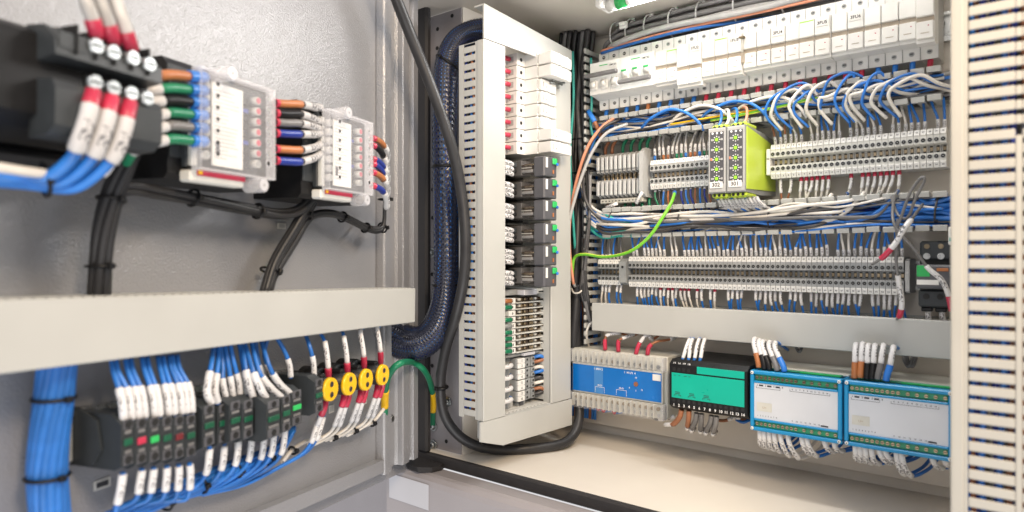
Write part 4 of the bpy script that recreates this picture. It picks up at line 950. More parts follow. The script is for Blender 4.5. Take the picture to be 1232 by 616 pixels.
for i, (x0, x1) in enumerate(((1090, 1098), (1086, 1094), (955, 962))):
    pxw([(x0, 424 if x0 > 1000 else 408, .02), (x0 + 3, 436 if x0 > 1000 else 418, .04), (x1, 441 if x0 > 1000 else 423, .05), (x1 + 4, 430 if x0 > 1000 else 414, .04), (x1 + 5, 418 if x0 > 1000 else 406, .02)], .0020, 'wgrey', ('right grey wire loop under the covered duct near the right module', 'left grey wire loop under the covered duct near the right module', 'grey wire loop under the covered duct above the left blue-framed module')[i], n=16)
# ================================================================== SIDE PANEL COMPONENTS
solo('din_rail', MB().box(-.0175, .0175, 0, .50, -.0145, -.0130, 'metal', .0003).box(.0135, .0175, 0, .50, -.0130, -.004, 'metal', .0003).box(-.0175, -.0135, 0, .50, -.0130, -.004, 'metal', .0003), 'upright steel rail carrying the black relays', 'mounting rail', FS, (.786, -.214, 0), 'mounting rails')
SB = 'white breakers stacked on the side panel'
for i in range(8):
    b = .2895 - i * .01805; t = thing('circuit_breaker', 'white single-pole breaker on the side panel, %s from the top' % ORD[i], 'circuit breaker', FS, (.740, b - .018, 0), SB)
    m = MB().prism([(0, .012), (0, .030), (.0190, .031), (.0190, .050), (.0375, .050), (.0375, .072), (.0745, .072), (.0745, .050), (.092, .050), (.092, .012)][::-1] and [(.012, 0), (.030, 0), (.031, .019), (.050, .019), (.050, .0375), (.072, .0375), (.072, .0745), (.050, .0745), (.050, .092), (.012, .092)], 1, .0006, .0174, 'white')
    m.box(.0070, .0115, .0045, .0135, .0305, .0335, 'white2', .0008).box(.0378, .0400, .003, .015, .0705, .0725, 'lgrey', 0)
    m.box(.0185, .0189, .005, .013, .036, .044, 'lgrey', 0); part('body', m, t)
    part('screw', MB().cyl((.0285, .009, .0495), (.0285, .009, .0502), .0031, 'wlgrey', 14).disc(.0285, .009, .0506, .0024, 'hole', 12), t)
    f = i in (0, 1, 6, 7); z = .018 if f else 0; e = .006 if f else 0
    m = MB().box(.0405, .0600 + (.004 if f else 0), .0012, .0168, .0722, .0775 + z, 'white', .0008).box(.0615 + e * .6, .0790 + e, .0012, .0168, .0722 - .004, .0755 + z, 'white', .0008)
    m.box(.0445, .0465, .005, .013, .0776 + z, .0779 + z, 'wlgrey', 0).disc(.052, .0065, .0782 + z, .0009, 'dgrey', 8)
    if f: m.box(.0795 + e, .0900 + e, .0016, .0164, .0660 + z, .0730 + z, 'white', .0008)
    part('lever', m, t)
    part('wire_ferrule', MB().cyl((-.004, .009, .038), (.0145, .009, .040), .0034, 'red', 12), t)
m = MB().cyl((0, 0, .0), (.030, .002, .0), .0016, 'zinc', 8).cyl((.004, .0035, .002), (.034, .0048, .002), .0014, 'zinc', 8)
solo('lever_spring', m, 'small metal lever bars under the two topmost side breakers', 'lever bar', FS, (.800, .2505, .078))
SR = 'black plug-in relays on the side panel'
for i in range(6):
    y = (201, 227, 253, 281, 307.5, 333)[i]; p = pS(664, y, .10); b = p.y
    t = thing('plug_in_relay', 'black plug-in relay with green tab, %s from the top of the side stack' % ORD[i], 'relay', FS, (.740, b - .012, 0), SR)
    part('socket', MB().box(.002, .060, -.0025, .0262, -.010, .030, 'black', .0015).box(.003, .0165, .001, .022, .030, .050, 'black', .0015).box(.004, .010, .004, .010, .050, .058, 'black', .0012).box(.008, .015, .013, .020, .050, .054, 'dgrey', .001).cyl((.012, .007, .050), (.012, .007, .0508), .0024, 'metal', 10), t)
    part('coil', MB().box(.0225, .044, .002, .0240, .031, .0560, 'wgrey', .001).box(.0215, .030, .0055, .0100, .0565, .0760, 'wlgrey', .001).box(.0212, .024, .0115, .0130, .0565, .0740, 'offwhite', .0003).box(.0212, .024, .0150, .0170, .0565, .0780, 'brass', .0003).box(.0222, .0450, .005, .0185, .0600, .0740, 'holebrown', .001), t)
    part('casing', MB().box(.0190, .0480, -.0010, .0255, .0305, .0800, 'smoke', .0012), t)
    part('front', MB().box(.0185, .0485, -.0018, .0262, .0802, .0990, 'relaygrey', .0016), t)
    part('name_label', MB().box(.0215, .0262, .0105, .0245, .0992, .0998, 'white', .0002), t)
    part('test_tab', MB().box(.0365, .0470, .0160, .0245, .0992, .1010, 'brightgreen', .0008).cyl((.045, .0165, .1010), (.045, .0165, .1030), .0021, 'blue', 10), t)
    part('flag', MB().box(.0375, .0405, .003, .0085, .0992, .0998, 'orange', .0002), t)
    for j in range(3):
        yy = b + (.008, .001, -.006)[j] - .003
        wire(FS, [(.706, yy + .003, .044), (.720, yy + .0015, .054), (.738, yy, .056), (.752, yy - .001, .048)], .0018, 'blackw' if (i + j) % 3 else 'blue', 'sleeved wire into the side relay %s from the top, %s of three' % (ORD[i], ORD[j]), 'wire', 'sleeved wires into the side relays', (SL(.2, .84, .0034),), n=8, sides=6)
    solo('wire_group', MB().tube([(0, 0, 0), (.012, .001, .0)], .0015, 'blackw', 6), 'short black wire right of the side relay %s from the top' % ORD[i], 'wire', FS, (.790, b + .012, .03), 'short wires right of the side relays')
ST = 'numbered terminals on the side panel'
t = thing('end_clamp', 'metal end clamp above the numbered side terminals', 'end clamp', FS, (.742, -.0560, 0), 'terminal end clamps')
part('body', MB().box(-.002, .090, 0, .0085, -.010, .044, 'mgrey', .001).box(.024, .055, .0, .0080, .044, .058, 'sticker', .001).box(.058, .090, .001, .008, .044, .052, 'offwhite', .001).box(.065, .086, .0025, .0045, .0522, .0526, 'hole', 0), t)
for i in range(9):
    b = -.0590 - .0088 * (i + 1); t = thing('terminal_block', 'pale side terminal marked %d with brown metal contacts' % (2 * i + 2), 'terminal block', FS, (.741, b, 0), ST)
    part('body', MB().box(.0, .094, .0003, .0084, -.010, .030, 'white2', .0006).box(.016, .092, .0003, .0018, .0301, .052, 'white2', .0004), t)
    part('marker_tag', MB().box(.0005, .0155, .0005, .0082, .0301, .0500, 'white', .0004).text(str(2 * i + 2), .0085, .0044, .0503, .0055), t)
    m = MB().box(.018, .088, .0025, .0076, .0302, .040, 'holebrown', .0005)
    for j in range(6):
        x = .022 + j * .0125; m.cyl((x, .005, .040), (x, .005, .0455), .0022, 'brass' if j % 2 else 'holebrown', 8).box(x + .004, x + .008, .0035, .0072, .0402, .0475, 'brass' if j % 3 else 'white2', .0005)
    m.box(.089, .0935, .001, .0078, .0302, .049, 'white2', .0006).disc(.0913, .0045, .0494, .0009, 'ink', 8)
    part('contacts', m, t)
    if i != 2:
        k = ('orange', 'green', 'black', 'green', 'mgrey', 'green', 'green', 'green', 'green')[i]
        solo('ferrule', MB().cyl((0, 0, 0), (.018, 0, .004), .0028, k, 10, .0036), '%s ferrule beside side terminal %d' % ({'mgrey': 'grey'}.get(k, k), 2 * i + 2), 'ferrule', FS, (.728, b + .0045, .046), 'ferrules at the side terminals')
solo('end_plate', MB().box(0, .095, 0, .0045, -.010, .046, 'mgrey', .001).box(.032, .058, .0002, .0043, .0462, .052, 'sticker', .0006), 'dark grey end plate between the pale and dark side terminals', 'end plate', FS, (.741, -.1440, 0))
for i in range(4):
    b = -.1460 - .0158 * (i + 1); t = thing('terminal_block', 'dark double side terminal with white tags %d and %d, %s of four' % (2 * i + 1, 2 * i + 2, ORD[i]), 'terminal block', FS, (.742, b, 0), 'dark double terminals on the side panel')
    part('body', MB().box(.0, .022, .0004, .0154, -.010, .035, 'mgrey', .001).box(.0205, .060, .0004, .0154, -.010, .046, 'mgrey', .001).box(.061, .088, .0010, .0150, -.010, .036, 'mgrey', .001), t)
    for j in range(2):
        part('marker_tag', MB().box(.021, .036, .0008 + j * .0073, .0077 + j * .0073, .0463, .0500, 'white', .0006).text(str(2 * i + 2 - j), .0285, .0043 + j * .0073, .0503, .0050), t)
        m = MB()
        for x in (.0425, .0525 + .004): m.box(x - .0035, x + .0035, .0010 + j * .0073, .0076 + j * .0073, .0463, .0485, 'mgrey', .0004).disc(x, .0043 + j * .0073, .0489, .0018, 'hole', 10)
        part('socket', m, t)
    wire(FS, [(.704, b + .009, .046), (.716, b + .0085, .056), (.738, b + .009, .056), (.754, b + .009, .042)], .0019, 'blue' if i % 2 else 'brown', 'wire with long white sleeve into the %s dark double side terminal' % ORD[i], 'wire', 'sleeved wires into the dark side terminals', (SL(.05, .72, .0036), (.72, .9, 'blue' if i % 2 else 'brown', .0026, 'ferrule')), n=10)
    for j in range(2):
        k = ('brown', 'blue', 'wwhite', 'blackw')[(i + j) % 4]; yy = b + .004 + j * .007
        wire(FS, [(.806, yy, .040), (.814, yy + .003, .050), (.824, yy + .004 - j * .006, .050), (.832, yy + .001, .035)], .0026, k, '%s wire right of the %s dark double side terminal' % ({'wwhite': 'white', 'blackw': 'black'}.get(k, k), ORD[i]), 'wire', 'wires right of the dark side terminals', n=8)
solo('end_clamp', MB().box(0, .018, 0, .012, -.010, .040, 'lgrey', .001).box(.022, .042, -.002, .014, -.010, .044, 'mgrey', .001).box(.026, .034, .002, .010, .0442, .047, 'relaygrey', .001), 'grey end clamp below the dark double side terminals', 'end clamp', FS, (.745, -.2165, 0), 'terminal end clamps')
# blue glints of wires behind the white module at the corner
pxw([(660, 370, .0), (664, 400, .0), (668, 440, .0), (667, 476, .0)], .0022, 'blue', 'blue wire hanging in the corner beside the pale upright cover duct', F=FB)
pxw([(665, 340, .0), (668, 380, .0), (666, 420, .0), (670, 470, .0)], .0024, 'brown', 'brown wire hanging in the corner beside the pale upright cover duct', F=FB)

# ================================================================== DOOR DUCT AND CABLES
t = thing('door_duct', 'long pale covered duct running across the grey door', 'cable duct', FD, (-.06, 0, 0), 'cable ducts in the cabinet')
t.matrix_world = FD @ Matrix.Translation((.277, -.0258, 0)) @ Matrix.Rotation(-.0305, 4, 'Z')
a0, a1 = -.34, .5142
part('cover', MB().box(a0, a1, -.0436, 0, .0480, .0500, 'duct', .0012).box(a0, a1, -.0014, 0, .0445, .0479, 'duct', 0).box(a0, a1, -.0436, -.0422, .040, .0479, 'duct', 0), t)
m = MB(); x = a0
while x < a1 - .004:
    m.box(x, x + .0058, -.0012, .0006, .012, .0440, 'duct', .0003); x += .0083
m.box(a0, a1, -.0012, .0006, .0004, .0119, 'duct'); part('upper_wall', m, t)
part('base', MB().box(a0, a1, -.041, -.0014, .0004, .0020, 'duct'), t)
m = MB(); x = a0
while x < a1 - .004:
    m.box(x, x + .0058, -.0412, -.0396, .008, .0440, 'duct', .0003); x += .0083
part('lower_wall', m, t)
for i in range(6):
    pts = [(-.10, -.012 - i * .004, .02 + .003 * (i % 3)), (.2, -.030 - i * .003, .025), (.5, -.040 - i * .003, .02), (.785, -.055 - i * .003, .024)]
    wire(FD, pts, .0022, 'blue', 'blue wire lying inside the door duct', 'wire', 'wires inside the door duct', n=20)
def ring(pts, i, n, R, along=False):      # one member of a round bundle
    out = []
    for j, (x, y, c) in enumerate(pts):
        an = i * 2 * math.pi / n + .4 + .22 * j; da = R * math.cos(an); dc = R * math.sin(an); q = pD(x, y, c); out.append((q.x, q.y + da, q.z + dc) if along else (q.x + da, q.y + da * .1, q.z + dc))
    return out
def rw(pts, i, n, R, r, k, label, group, sl=(), cat='cable', N=44, sides=9, along=False): return wire(FD, ring(pts, i, n, R, along), r, k, label, cat, group, sl, 'wire', N, sides)
def dw(pts, r, k, label, sl=(), name='wire', cat='wire', group=None, n=30, sides=8): return pxw(pts, r, k, label, sl, name, FD, cat, group, n, sides)

# big black contactor at the far left
t = thing('contactor', 'large black contactor with two rows of silver screws at the upper left of the door', 'contactor', FD, (.2705, .07, 0))
part('body', MB().prism([(.130, 0), (.130, .080), (.124, .088), (.080, .088), (.072, .080), (.066, .062), (.066, 0)] and [(.060, .0), (.060, .078), (.055, .087), (.010, .087), (.003, .075), (-.004, .058), (-.004, 0)], 0, -.10, .076, 'black').box(-.10, .076, -.010, -.0045, 0, .050, 'black', .001), t)
m = MB().prism([(.061, .078), (.060, .092), (.052, .1010), (.0425, .1015), (.040, .085)], 0, .002, .0745, 'dgrey')
for i in range(5): m.box(.0122 * i + .0135, .0122 * i + .0147, .045, .062, .085, .1035, 'black', .0003)
part('upper_terminals', m, t)
part('lower_terminals', MB().prism([(.0300, .085), (.0290, .099), (.024, .1015), (.0035, .1010), (-.002, .094), (-.003, .080)], 0, .002, .0745, 'dgrey'), t)
for j, (row, cc, nm) in enumerate((((114, 55.5), (134.5, 63), (158, 70), (178, 77.5)), ((112.5, 99.5), (134.5, 106), (156.4, 112.6), (175.4, 118.4))) and (((( 114, 55.5), (134.5, 63), (158, 70), (178, 77.5)), .1015, 'u'), (((112.5, 99.5), (134.5, 106), (156.4, 112.6), (175.4, 118.4)), .1015, 'l'))):
    for x, y in row:
        p = pD(x, y, cc); q = (p.x - .2705, p.y - .07)
        part('terminal_screw', MB().cyl((q[0], q[1], .098), (q[0], q[1], .1040), .0047, 'zinc', 16, .0042).box(q[0] - .0032, q[0] + .0032, q[1] - .0005, q[1] + .0005, .1040, .1044, 'hole', 0), t)
part('type_plate', MB().box(.004, .024, .047, .056, .1016, .1019, 'dgrey', 0), t)
for i, (x, y) in enumerate(((108, 45), (128, 52), (149, 60))):
    dw([(x + 9, y - 3, .098), (x + 6, y - 12, .104), (x + 1, y - 28, .106), (x - 7, y - 50, .104), (x - 18, y - 90, .095)], .0041, 'wlgrey', 'grey wire with red boot rising from the large contactor, %s from the left' % ORD[i], ((.0, .28, 'red', .0047, 'boot'),), group='red-booted wires on the large contactor', sides=12)
for i, (x, y, k) in enumerate(((109, 106, 'wlgrey'), (131, 113, 'wlgrey'), (153, 119, 'wlgrey'))):
    dw([(x + 3, y + 5, .100), (x, y + 18, .104), (x - 4, y + 36, .104), (x - 14, y + 64, .100), (x - 24 - 4 * i, y + 86, .092), (x - 54 - 6 * i, 214 + 6 * i, .080), (20 + 6 * i, 207 + 7 * i, .070), (-30, 198 + 9 * i, .062)], .0036 if i else .0038, 'blue', 'blue wire with white sleeve and red boot below the large contactor, %s from the left' % ORD[i], ((.0, .12, 'red', .0048, 'boot'), (.12, .40 - .02 * i, 'sleevegrey', .0050, 'marker_sleeve')), group='wires below the large contactor', n=44, sides=12)
for i, (x, y) in enumerate(((120, 112), (142, 119))):
    dw([(x + 2, y + 12, .085), (x, y + 30, .088), (x - 6, y + 52, .086), (x - 18, y + 84, .080), (x - 48, 216, .070), (30, 214, .06), (-30, 210, .055)], .0036, 'blue', 'blue wire behind the sleeves below the large contactor, %s of two' % ORD[i], ((.0, .12, 'red', .0044, 'boot'), (.12, .40, 'sleeve', .0048, 'marker_sleeve')), group='rear wires below the large contactor', n=40, sides=12)
tie(FD, pD(54, 217, .073), .0095, (1, .15, .4), 'black tie round the blue wires below the large contactor', w=.0012)
dw([(-10, 200, .085), (30, 206, .083), (55, 209, .080)], .0028, 'wwhite', 'thick white wire above the blue wires at the left edge', n=10)

# current transformers with clear covers
BXM = 'clear-covered meter modules on the door'
def ctmod(a0, a1, bb, bt, fa0, fa1, fb0, fb1, lab, lw):
    t = thing('meter_module', lab, 'meter module', FD, (a0, bb, 0), BXM)
    w = a1 - a0; h = bt - bb
    part('base', MB().prism([(0, 0), (0, .052), (.004, .056), (h - .006, .056), (h, .050), (h, 0)], 0, 0, w, 'black').box(w * .01, w * .16, 0.016, h - .012, .0562, .0575, 'dgrey', .0006), t)
    x0, x1 = fa0 - a0, fa1 - a0; y0, y1 = fb0 - bb, fb1 - bb
    part('carrier', MB().box(x0 + .003, x1 - .003, y0 + .003, y1 - .003, .0562, .062, 'dgrey', .001).box(x0 + .004, x0 + .010, y0 + .004, y1 - .006, .0621, .066, 'white2', .0006), t)
    part('data_sheet', MB().box(x0 + (x1 - x0) * .26, x0 + (x1 - x0) * .66, y0 + .006, y1 - .006, .0680, .0690, 'white', 0), t)
    g = random.Random(int(a0 * 1000)); m = MB(); yy = y1 - .012; sx0 = x0 + (x1 - x0) * .29; sx1 = x0 + (x1 - x0) * .63
    while yy > y0 + .012:
        L_ = (sx1 - sx0) * g.uniform(.4, 1); m.box(sx0, sx0 + L_, yy, yy + .0006, .0691, .0693, 'wlgrey', 0); yy -= .0031
    m.box(sx0 + .001, sx0 + .005, y0 + .016, y0 + .025, .0691, .0694, 'ink', 0); part('print', m, t)
    m = MB()
    for i in range(9): m.box(x0 + (x1 - x0) * .67, x0 + (x1 - x0) * .78, y0 + .008 + i * .0066, y0 + .0115 + i * .0066, .0622, .0665, 'black' if i % 4 != 3 else 'navy', .0005)
    part('connectors', m, t)
    part('clear_cover', MB().box(x0, x1, y0, y1, .0785, .0800, 'clear', .0010).box(x0, x0 + .0015, y0, y1, .0700, .0784, 'clearedge', 0).box(x1 - .0015, x1, y0, y1, .0700, .0784, 'clearedge', 0).box(x0 + .0016, x1 - .0016, y0, y0 + .0015, .0700, .0784, 'clearedge', 0).box(x0 + .0016, x1 - .0016, y1 - .0015, y1, .0700, .0784, 'clearedge', 0), t)
    for i in range(7):
        for cx, k in ((x0 + (x1 - x0) * .185, 'mgrey'), (x0 + (x1 - x0) * .87, 'red')):
            y = y1 - .0105 - i * (y1 - y0 - .020) / 6.4
            if k == 'red' and i == 6: k = 'mgrey'
            part('terminal_screw', MB().cyl((cx, y, .0622), (cx, y, .0700), .0034, 'lgrey', 12).disc(cx, y, .0704, .0026, k, 12), t)
            part('cover_hole', MB().tube([(cx, y, .0800), (cx, y, .0815)], .0034, 'clearedge', 14, False).disc(cx, y, .0806, .0016, 'hole' if k != 'red' else 'mgrey', 10), t)
    for cx, y in ((x0 + (x1 - x0) * .33, y1 + .0005), (x0 + (x1 - x0) * .76, y0 - .006)):
        part('cover_screw', MB().cyl((cx, y, .066), (cx, y, .0830), .0062, 'clearedge', 20).disc(cx, y, .0836, .0050, 'sticker', 18, .0005).disc(cx, y, .0840, .0010, 'mgrey', 10), t)
    m = MB().box(x0 + .001, x1 - (x1 - x0) * .30, y0 - .0085, y0 + .0005, .0562, .0680, 'white2', .0015).box(x0 + .007, x1 - (x1 - x0) * .30, y0 - .0035, y0 + .0004, .0681, .0686, 'red', 0).box(x0 + .008, x0 + .012, y0 - .0025, y0 - .0000, .0687, .0689, 'yellow', 0)
    part('card', m, t)
ctmod(.392, .505, .058, .149, .401, .4843, .0645, .1413, 'clear-covered black meter module next to the large contactor', 1)
ctmod(.549, .660, .056, .150, .5627, .641, .0643, .1420, 'smaller-looking clear-covered black meter module beside the door edge', 1)
# wires between contactor and first module
G1 = 'coloured wires into the left side of the first meter module'
for i, (y, k) in enumerate(((91, 'orange'), (107, 'green'), (121.5, 'black'), (136.5, 'green'), (152, 'wgrey'), (168, 'green'))):
    nm = {'wgrey': 'grey', 'green': 'green', 'black': 'black', 'orange': 'orange'}[k]
    e = (193, y - 4 + .5 * i, .072); f = ((170, 96, .07), (170, 111, .07), (168, 126, .07), (168, 147, .068), (163, 163, .066), (160, 181, .064))[i]
    dw([(246, y + 2, .072), (228, y + 1, .075), (208, y - 1, .076), (194, y + 1.5 * (i > 2) , .076), (f[0] + 10, (y + f[1]) / 2, .073), (f[0], f[1] + 2, .068), (150, 190 + 2 * i, .04)], .0034, k, '%s wire with blue ferrule into the first meter module, %s from the top' % (nm, ORD[i]), ((.0, .16, 'blue', .0046, 'ferrule'), (.16, .38, k, .0037, 'boot'), (.40, .66, 'sleevegrey', .0040, 'marker_sleeve')), group=G1, n=30, sides=12)
G2 = 'coloured wires out of the right side of the first meter module'
for i, (y, k) in enumerate(((125, 'orange'), (137, 'black'), (148, 'wgrey'), (161, 'navy'), (180, 'orange'), (194, 'navy'))):
    nm = {'wgrey': 'grey', 'navy': 'dark blue'}.get(k, k); b = (10, 16, 12, 2, -6, -10)[i]
    dw([(331, y - 1, .072), (345, y, .074), (362, y + .5, .074), (378, y + b * .4, .070), (388, y + b, .062)] + [(X + (4, 0, -4, -4, 0, 4)[i], Y + i, C + (.004, .007, .004, -.003, -.005, -.002)[i]) for X, Y, C in ((391, 188, .050), (385, 213, .038), (375, 238, .032), (358, 268, .026), (332, 312, .021), (319, 352, .021))], .0032, 'cable', '%s-booted cable out of the first meter module, %s from the top' % (nm, ORD[i]), ((.0, .012, 'red', .0038, 'ferrule'), (.012, .115, k, .0036, 'boot'), (.125, .27, 'sleevegrey', .0037, 'marker_sleeve')), group=G2, n=60, sides=10)
G3 = 'coloured wires out of the right side of the second meter module'
for i, (y, k) in enumerate(((168, 'orange'), (177, 'black'), (193, 'navy'), (199, 'navy'), (209, 'orange'), (225, 'navy'))):
    nm = {'navy': 'dark blue'}.get(k, k); b = (12, 18, 14, 18, 12, 10)[i]
    dw([(447, y - 2, .072), (453, y, .073), (460, y + b * .45, .070), (466 - i % 2, y + b + 4, .062), (465, y + b + 16, .05), (463, 246, .035)] + [(X, Y + (2.4, 1.2, -1.2, -2.4, -1.2, 1.2)[i], C + (0, .0022, .0022, 0, -.0022, -.0022)[i]) for X, Y, C in ((462, 268, .030), (457, 276, .028), (443, 275, .026), (420, 264, .025), (400, 257, .025), (380, 258, .025), (370, 266, .025), (356, 290, .023), (334, 326, .021), (322, 354, .021))], .0023, 'cable', '%s-booted cable out of the second meter module, %s from the top' % (nm, ORD[i]), ((.0, .014, 'red', .0036, 'ferrule'), (.014, .08, k, .0035, 'boot'), (.085, .19, 'sleeve', .0038, 'marker_sleeve')), group=G3, n=70, sides=9)
for i in range(3):
    rw([(136, 250, .030), (142, 232, .036), (158, 226, .040), (190, 231, .040), (230, 238, .038), (270, 246, .036), (305, 253, .034), (335, 258, .034), (357, 254, .036), (374, 238, .040), (384, 220, .040)], i, 3, .0030, .0029, 'cable', 'thin black cable sagging between the two meter modules', 'cables sagging between the meter modules', along=True)
for i in range(6):
    rw([(160, 175, .045), (147, 205, .042), (134, 240, .036), (125, 280, .032), (121, 320, .026), (119, 362, .022)], i, 6, .0050, .0031, 'cable', 'black cable dropping from the meter module into the door duct', 'black cables dropping into the door duct')
for lab, x, y, c, R, ax in (('black tie round the door cables below the large contactor', 134, 240, .036, .0090, (.2, 1, 0)), ('black tie round the door cables just above the door duct', 121, 320, .026, .0090, (0, 1, 0)),
        ('black tie round the sagging cables between the meter modules', 232, 238, .038, .0068, (1, -.2, 0)), ('small black tie on the sagging cables right of the middle', 310, 254, .034, .0068, (1, -.15, 0)),
        ('black tie round the cables right of the first meter module', 385, 213, .038, .0105, (.25, 1, 0)), ('black tie round the cables between the meter module and door duct', 363, 258, .026, .0105, (.5, 1, 0)), ('black tie round the cables low above the door duct', 326, 326, .019, .0100, (.4, 1, 0)),
        ('black tie beside the lower right corner of the second meter module', 463, 240, .037, .0075, (0, 1, 0)), ('black tie at the lowest bend of the second module cables', 460, 274, .029, .0060, (1, .3, 0)), ('black tie on the cables under the second meter module', 412, 261, .025, .0058, (1, -.3, 0)), ('black tie on the cable bend near the door edge', 440, 274, .026, .0058, (1, -.4, 0))):
    tie(FD, pD(x, y, c), R, ax, lab, w=.0012)

# small dark terminal blocks below the door duct
def dterm(x0, x1, ym, c, col, lab, grp, w=None, h=.039):
    p0 = pD(x0, ym, c); p1 = pD(x1, ym, c); wd = w or (p1.x - p0.x)
    t = thing('contact_block', lab, 'contact block', FD, (p0.x, p0.y, 0), grp)
    part('body', MB().prism([(h / 2, .0), (h / 2, c - .010), (h / 2 - .006, c), (-h / 2 + .003, c), (-h / 2, c - .006), (-h / 2, 0)], 0, .0003, wd - .0003, 'dgrey'), t)
    for y, y2 in ((.0125, .0070), (-.0125, -.0070)):
        part('screw_socket', MB().box(.0018, wd - .0018, y - .0036, y + .0036, c, c + .0008, 'relaygrey', .0003).disc(wd / 2, y, c + .0014, min(.0028, wd * .3), 'hole', 14), t)
        part('release_slot', MB().box(.003, wd - .003, y2 - .0012, y2 + .0012, c + .0001, c + .0010, 'wgrey', .0002), t)
    part('plunger', MB().box(.0022, wd - .0022, -.0024, .0024, c + .0001, c + .0016, {'r': 'red', 'g': 'darkgreen', 'G': 'brightgreen', 'R': 'darkred'}[col], .0004), t)
    return t, p0, wd
def yl(x): return 535 - (x - 145) * .105
DG = 'contact blocks in the six-way group'; xs = [145, 161.5, 177.5, 193, 208, 222, 236]
for i in range(6):
    k = 'grGgRg'[i]; t, p0, wd = dterm(xs[i], xs[i + 1], yl(xs[i]) - 1, .050, k, 'dark contact block with %s mark, %s from the left in the six-way group' % ({'r': 'bright red', 'g': 'dark green', 'G': 'bright green', 'R': 'dull red'}[k], ORD[i]), DG)
p = pD(146, 532, .05)
solo('end_bracket', MB().prism([(.022, .0), (.022, .012), (.014, .030), (-.006, .034), (-.018, .026), (-.020, 0)], 0, -.002, .0, 'dgrey').prism([(.026, 0), (.026, .008), (.020, .014), (-.022, .013), (-.027, .006), (-.027, 0)], 0, -.0115, -.009, 'mgrey').box(-.009, -.002, -.017, .017, 0, .008, 'mgrey', .001), 'grey green end bracket at the left of the six-way contact group', 'end bracket', FD, (p.x - .0012, p.y, 0))
solo('din_rail', MB().box(-.012, .235, -.0175, .0175, .0004, .0016, 'metal').box(-.012, .235, .0135, .0175, .0016, .0075, 'metal').box(-.012, .235, -.0175, -.0135, .0016, .0075, 'metal'), 'steel mounting rail behind the dark contact blocks on the door', 'mounting rail', FD, (p.x, p.y + .002, 0), 'mounting rails', Matrix.Rotation(-.03, 4, 'Z'))
for i, (x0, x1, y, c, k) in enumerate(((243, 259, 514, .050, 'g'), (261, 275, 511, .042, 'g'), (275, 290, 508, .048, 'g'), (291, 305, 506, .050, 'g'), (320, 337, 506, .062, 'r'), (338, 350, 499, .056, 'g'), (350, 363, 492, .053, 'G'), (378, 389, 477, .056, 'g'))):
    nm = ('leftmost dark contact block of the staggered cluster', 'recessed dark contact block second in the staggered cluster', 'dark contact block third in the staggered cluster', 'recessed dark contact block in the middle of the staggered cluster', 'dark contact block standing farthest out in the staggered cluster', 'dark contact block left of the one with the bright green mark', 'dark contact block with bright green mark near the yellow caps', 'single dark contact block left of the first yellow cap')[i]
    t, p0, wd = dterm(x0, x1, y, c, k if k != 'r' else 'g', nm, 'staggered contact blocks on the door')
    if i in (4, 3, 2):
        part('type_plate', MB().box(-.0006, -.0003, -.012, .010, .012, c - .012, 'black', 0), t)
# blue wires above and below with white sleeves
top = [(147, 0), (156, 1), (165, 0), (172, 1), (184, 0), (190, 1), (201, 0), (208, 1), (217, 0), (223, 1), (229, 0)]
for i, (x, q) in enumerate(top):
    dy = -.11 * (x - 147); sx = (147, 152, 160, 166, 180, 186, 199, 205, 212, 216, 222)[i] - (6 if i < 2 else 2)
    dw([(x + 2, 507 + dy, .046), (x + 1, 490 + dy, .047), (x - 3, 470 + dy * .9, .044), (sx - 4, 448 + dy * .5, .036), (sx - 7, 432 + dy * .5, .03)], .0019, 'blue', 'blue wire with white sleeve above the six-way contact group, %s from the left' % ORD[i], (SL(.03, .50, .0030),), group='blue wires above the six-way contact group', n=16, sides=9)
for i, x in enumerate((154, 171, 185, 201, 215, 228)):
    dy = -.11 * (x - 147); 
    dw([(x, 566 + dy, .042), (x - 4 + i, 585 + dy, .040), (x - 8 + i, 601 + dy + 1.5 * i, .036), (x - 22, 612 + dy, .028), (x - 45, 622 + dy, .022)] if i else [(x - 6, 568, .042), (x - 9, 590, .040), (x - 14, 612, .036), (x - 20, 640, .03)], .0019, 'blue', 'blue wire with white sleeve below the six-way contact group, %s from the left' % ORD[i], (SL(.03, .40 if i else .5, .0030),), group='blue wires below the six-way contact group', n=20, sides=9)
cl = [((255, 487), (249, 470), (254, 440), (257, 415), .046, 'w'), ((262, 486), (258, 468), (262, 440), (263, 412), .040, 'w'), ((273, 484), (268, 460), (268, 440), (265, 415), .036, 'n'), ((281, 482), (278, 460), (274, 435), (270, 412), .036, 'n'), ((289, 478), (287, 458), (281, 435), (276, 410), .036, 'n'), ((297, 476), (295, 457), (291, 430), (287, 408), .036, 'n'),
      ((305, 480), (300, 462), (295, 440), (290, 408), .045, 'w'), ((322, 484), (313, 466), (304, 445), (293, 408), .052, 'w'), ((340, 480), (323, 464), (311, 445), (301, 405), .050, 'w'), ((351, 476), (333, 458), (322, 435), (313, 404), .048, 'w'), ((318, 462), (313, 445), (309, 425), (307, 405), .030, 'n'), ((330, 458), (322, 440), (318, 425), (323, 403), .026, 'n'), ((350, 455), (348, 438), (341, 420), (330, 402), .036, 'n'), ((378, 455), (377, 435), (372, 415), (366, 398), .042, 'n')]
for i, (a, b, c_, d, c, kk) in enumerate(cl):
    dw([(*a, c), (*b, c), (*c_, c * .9), (*d, .026)], .0021, 'blue', 'blue wire with white sleeve above the staggered cluster, %s from the left' % ORD[i], (SL(.03, .46 if kk == 'w' else .42, .0034 if kk == 'w' else .0028),), group='blue wires above the staggered cluster', n=18, sides=9)
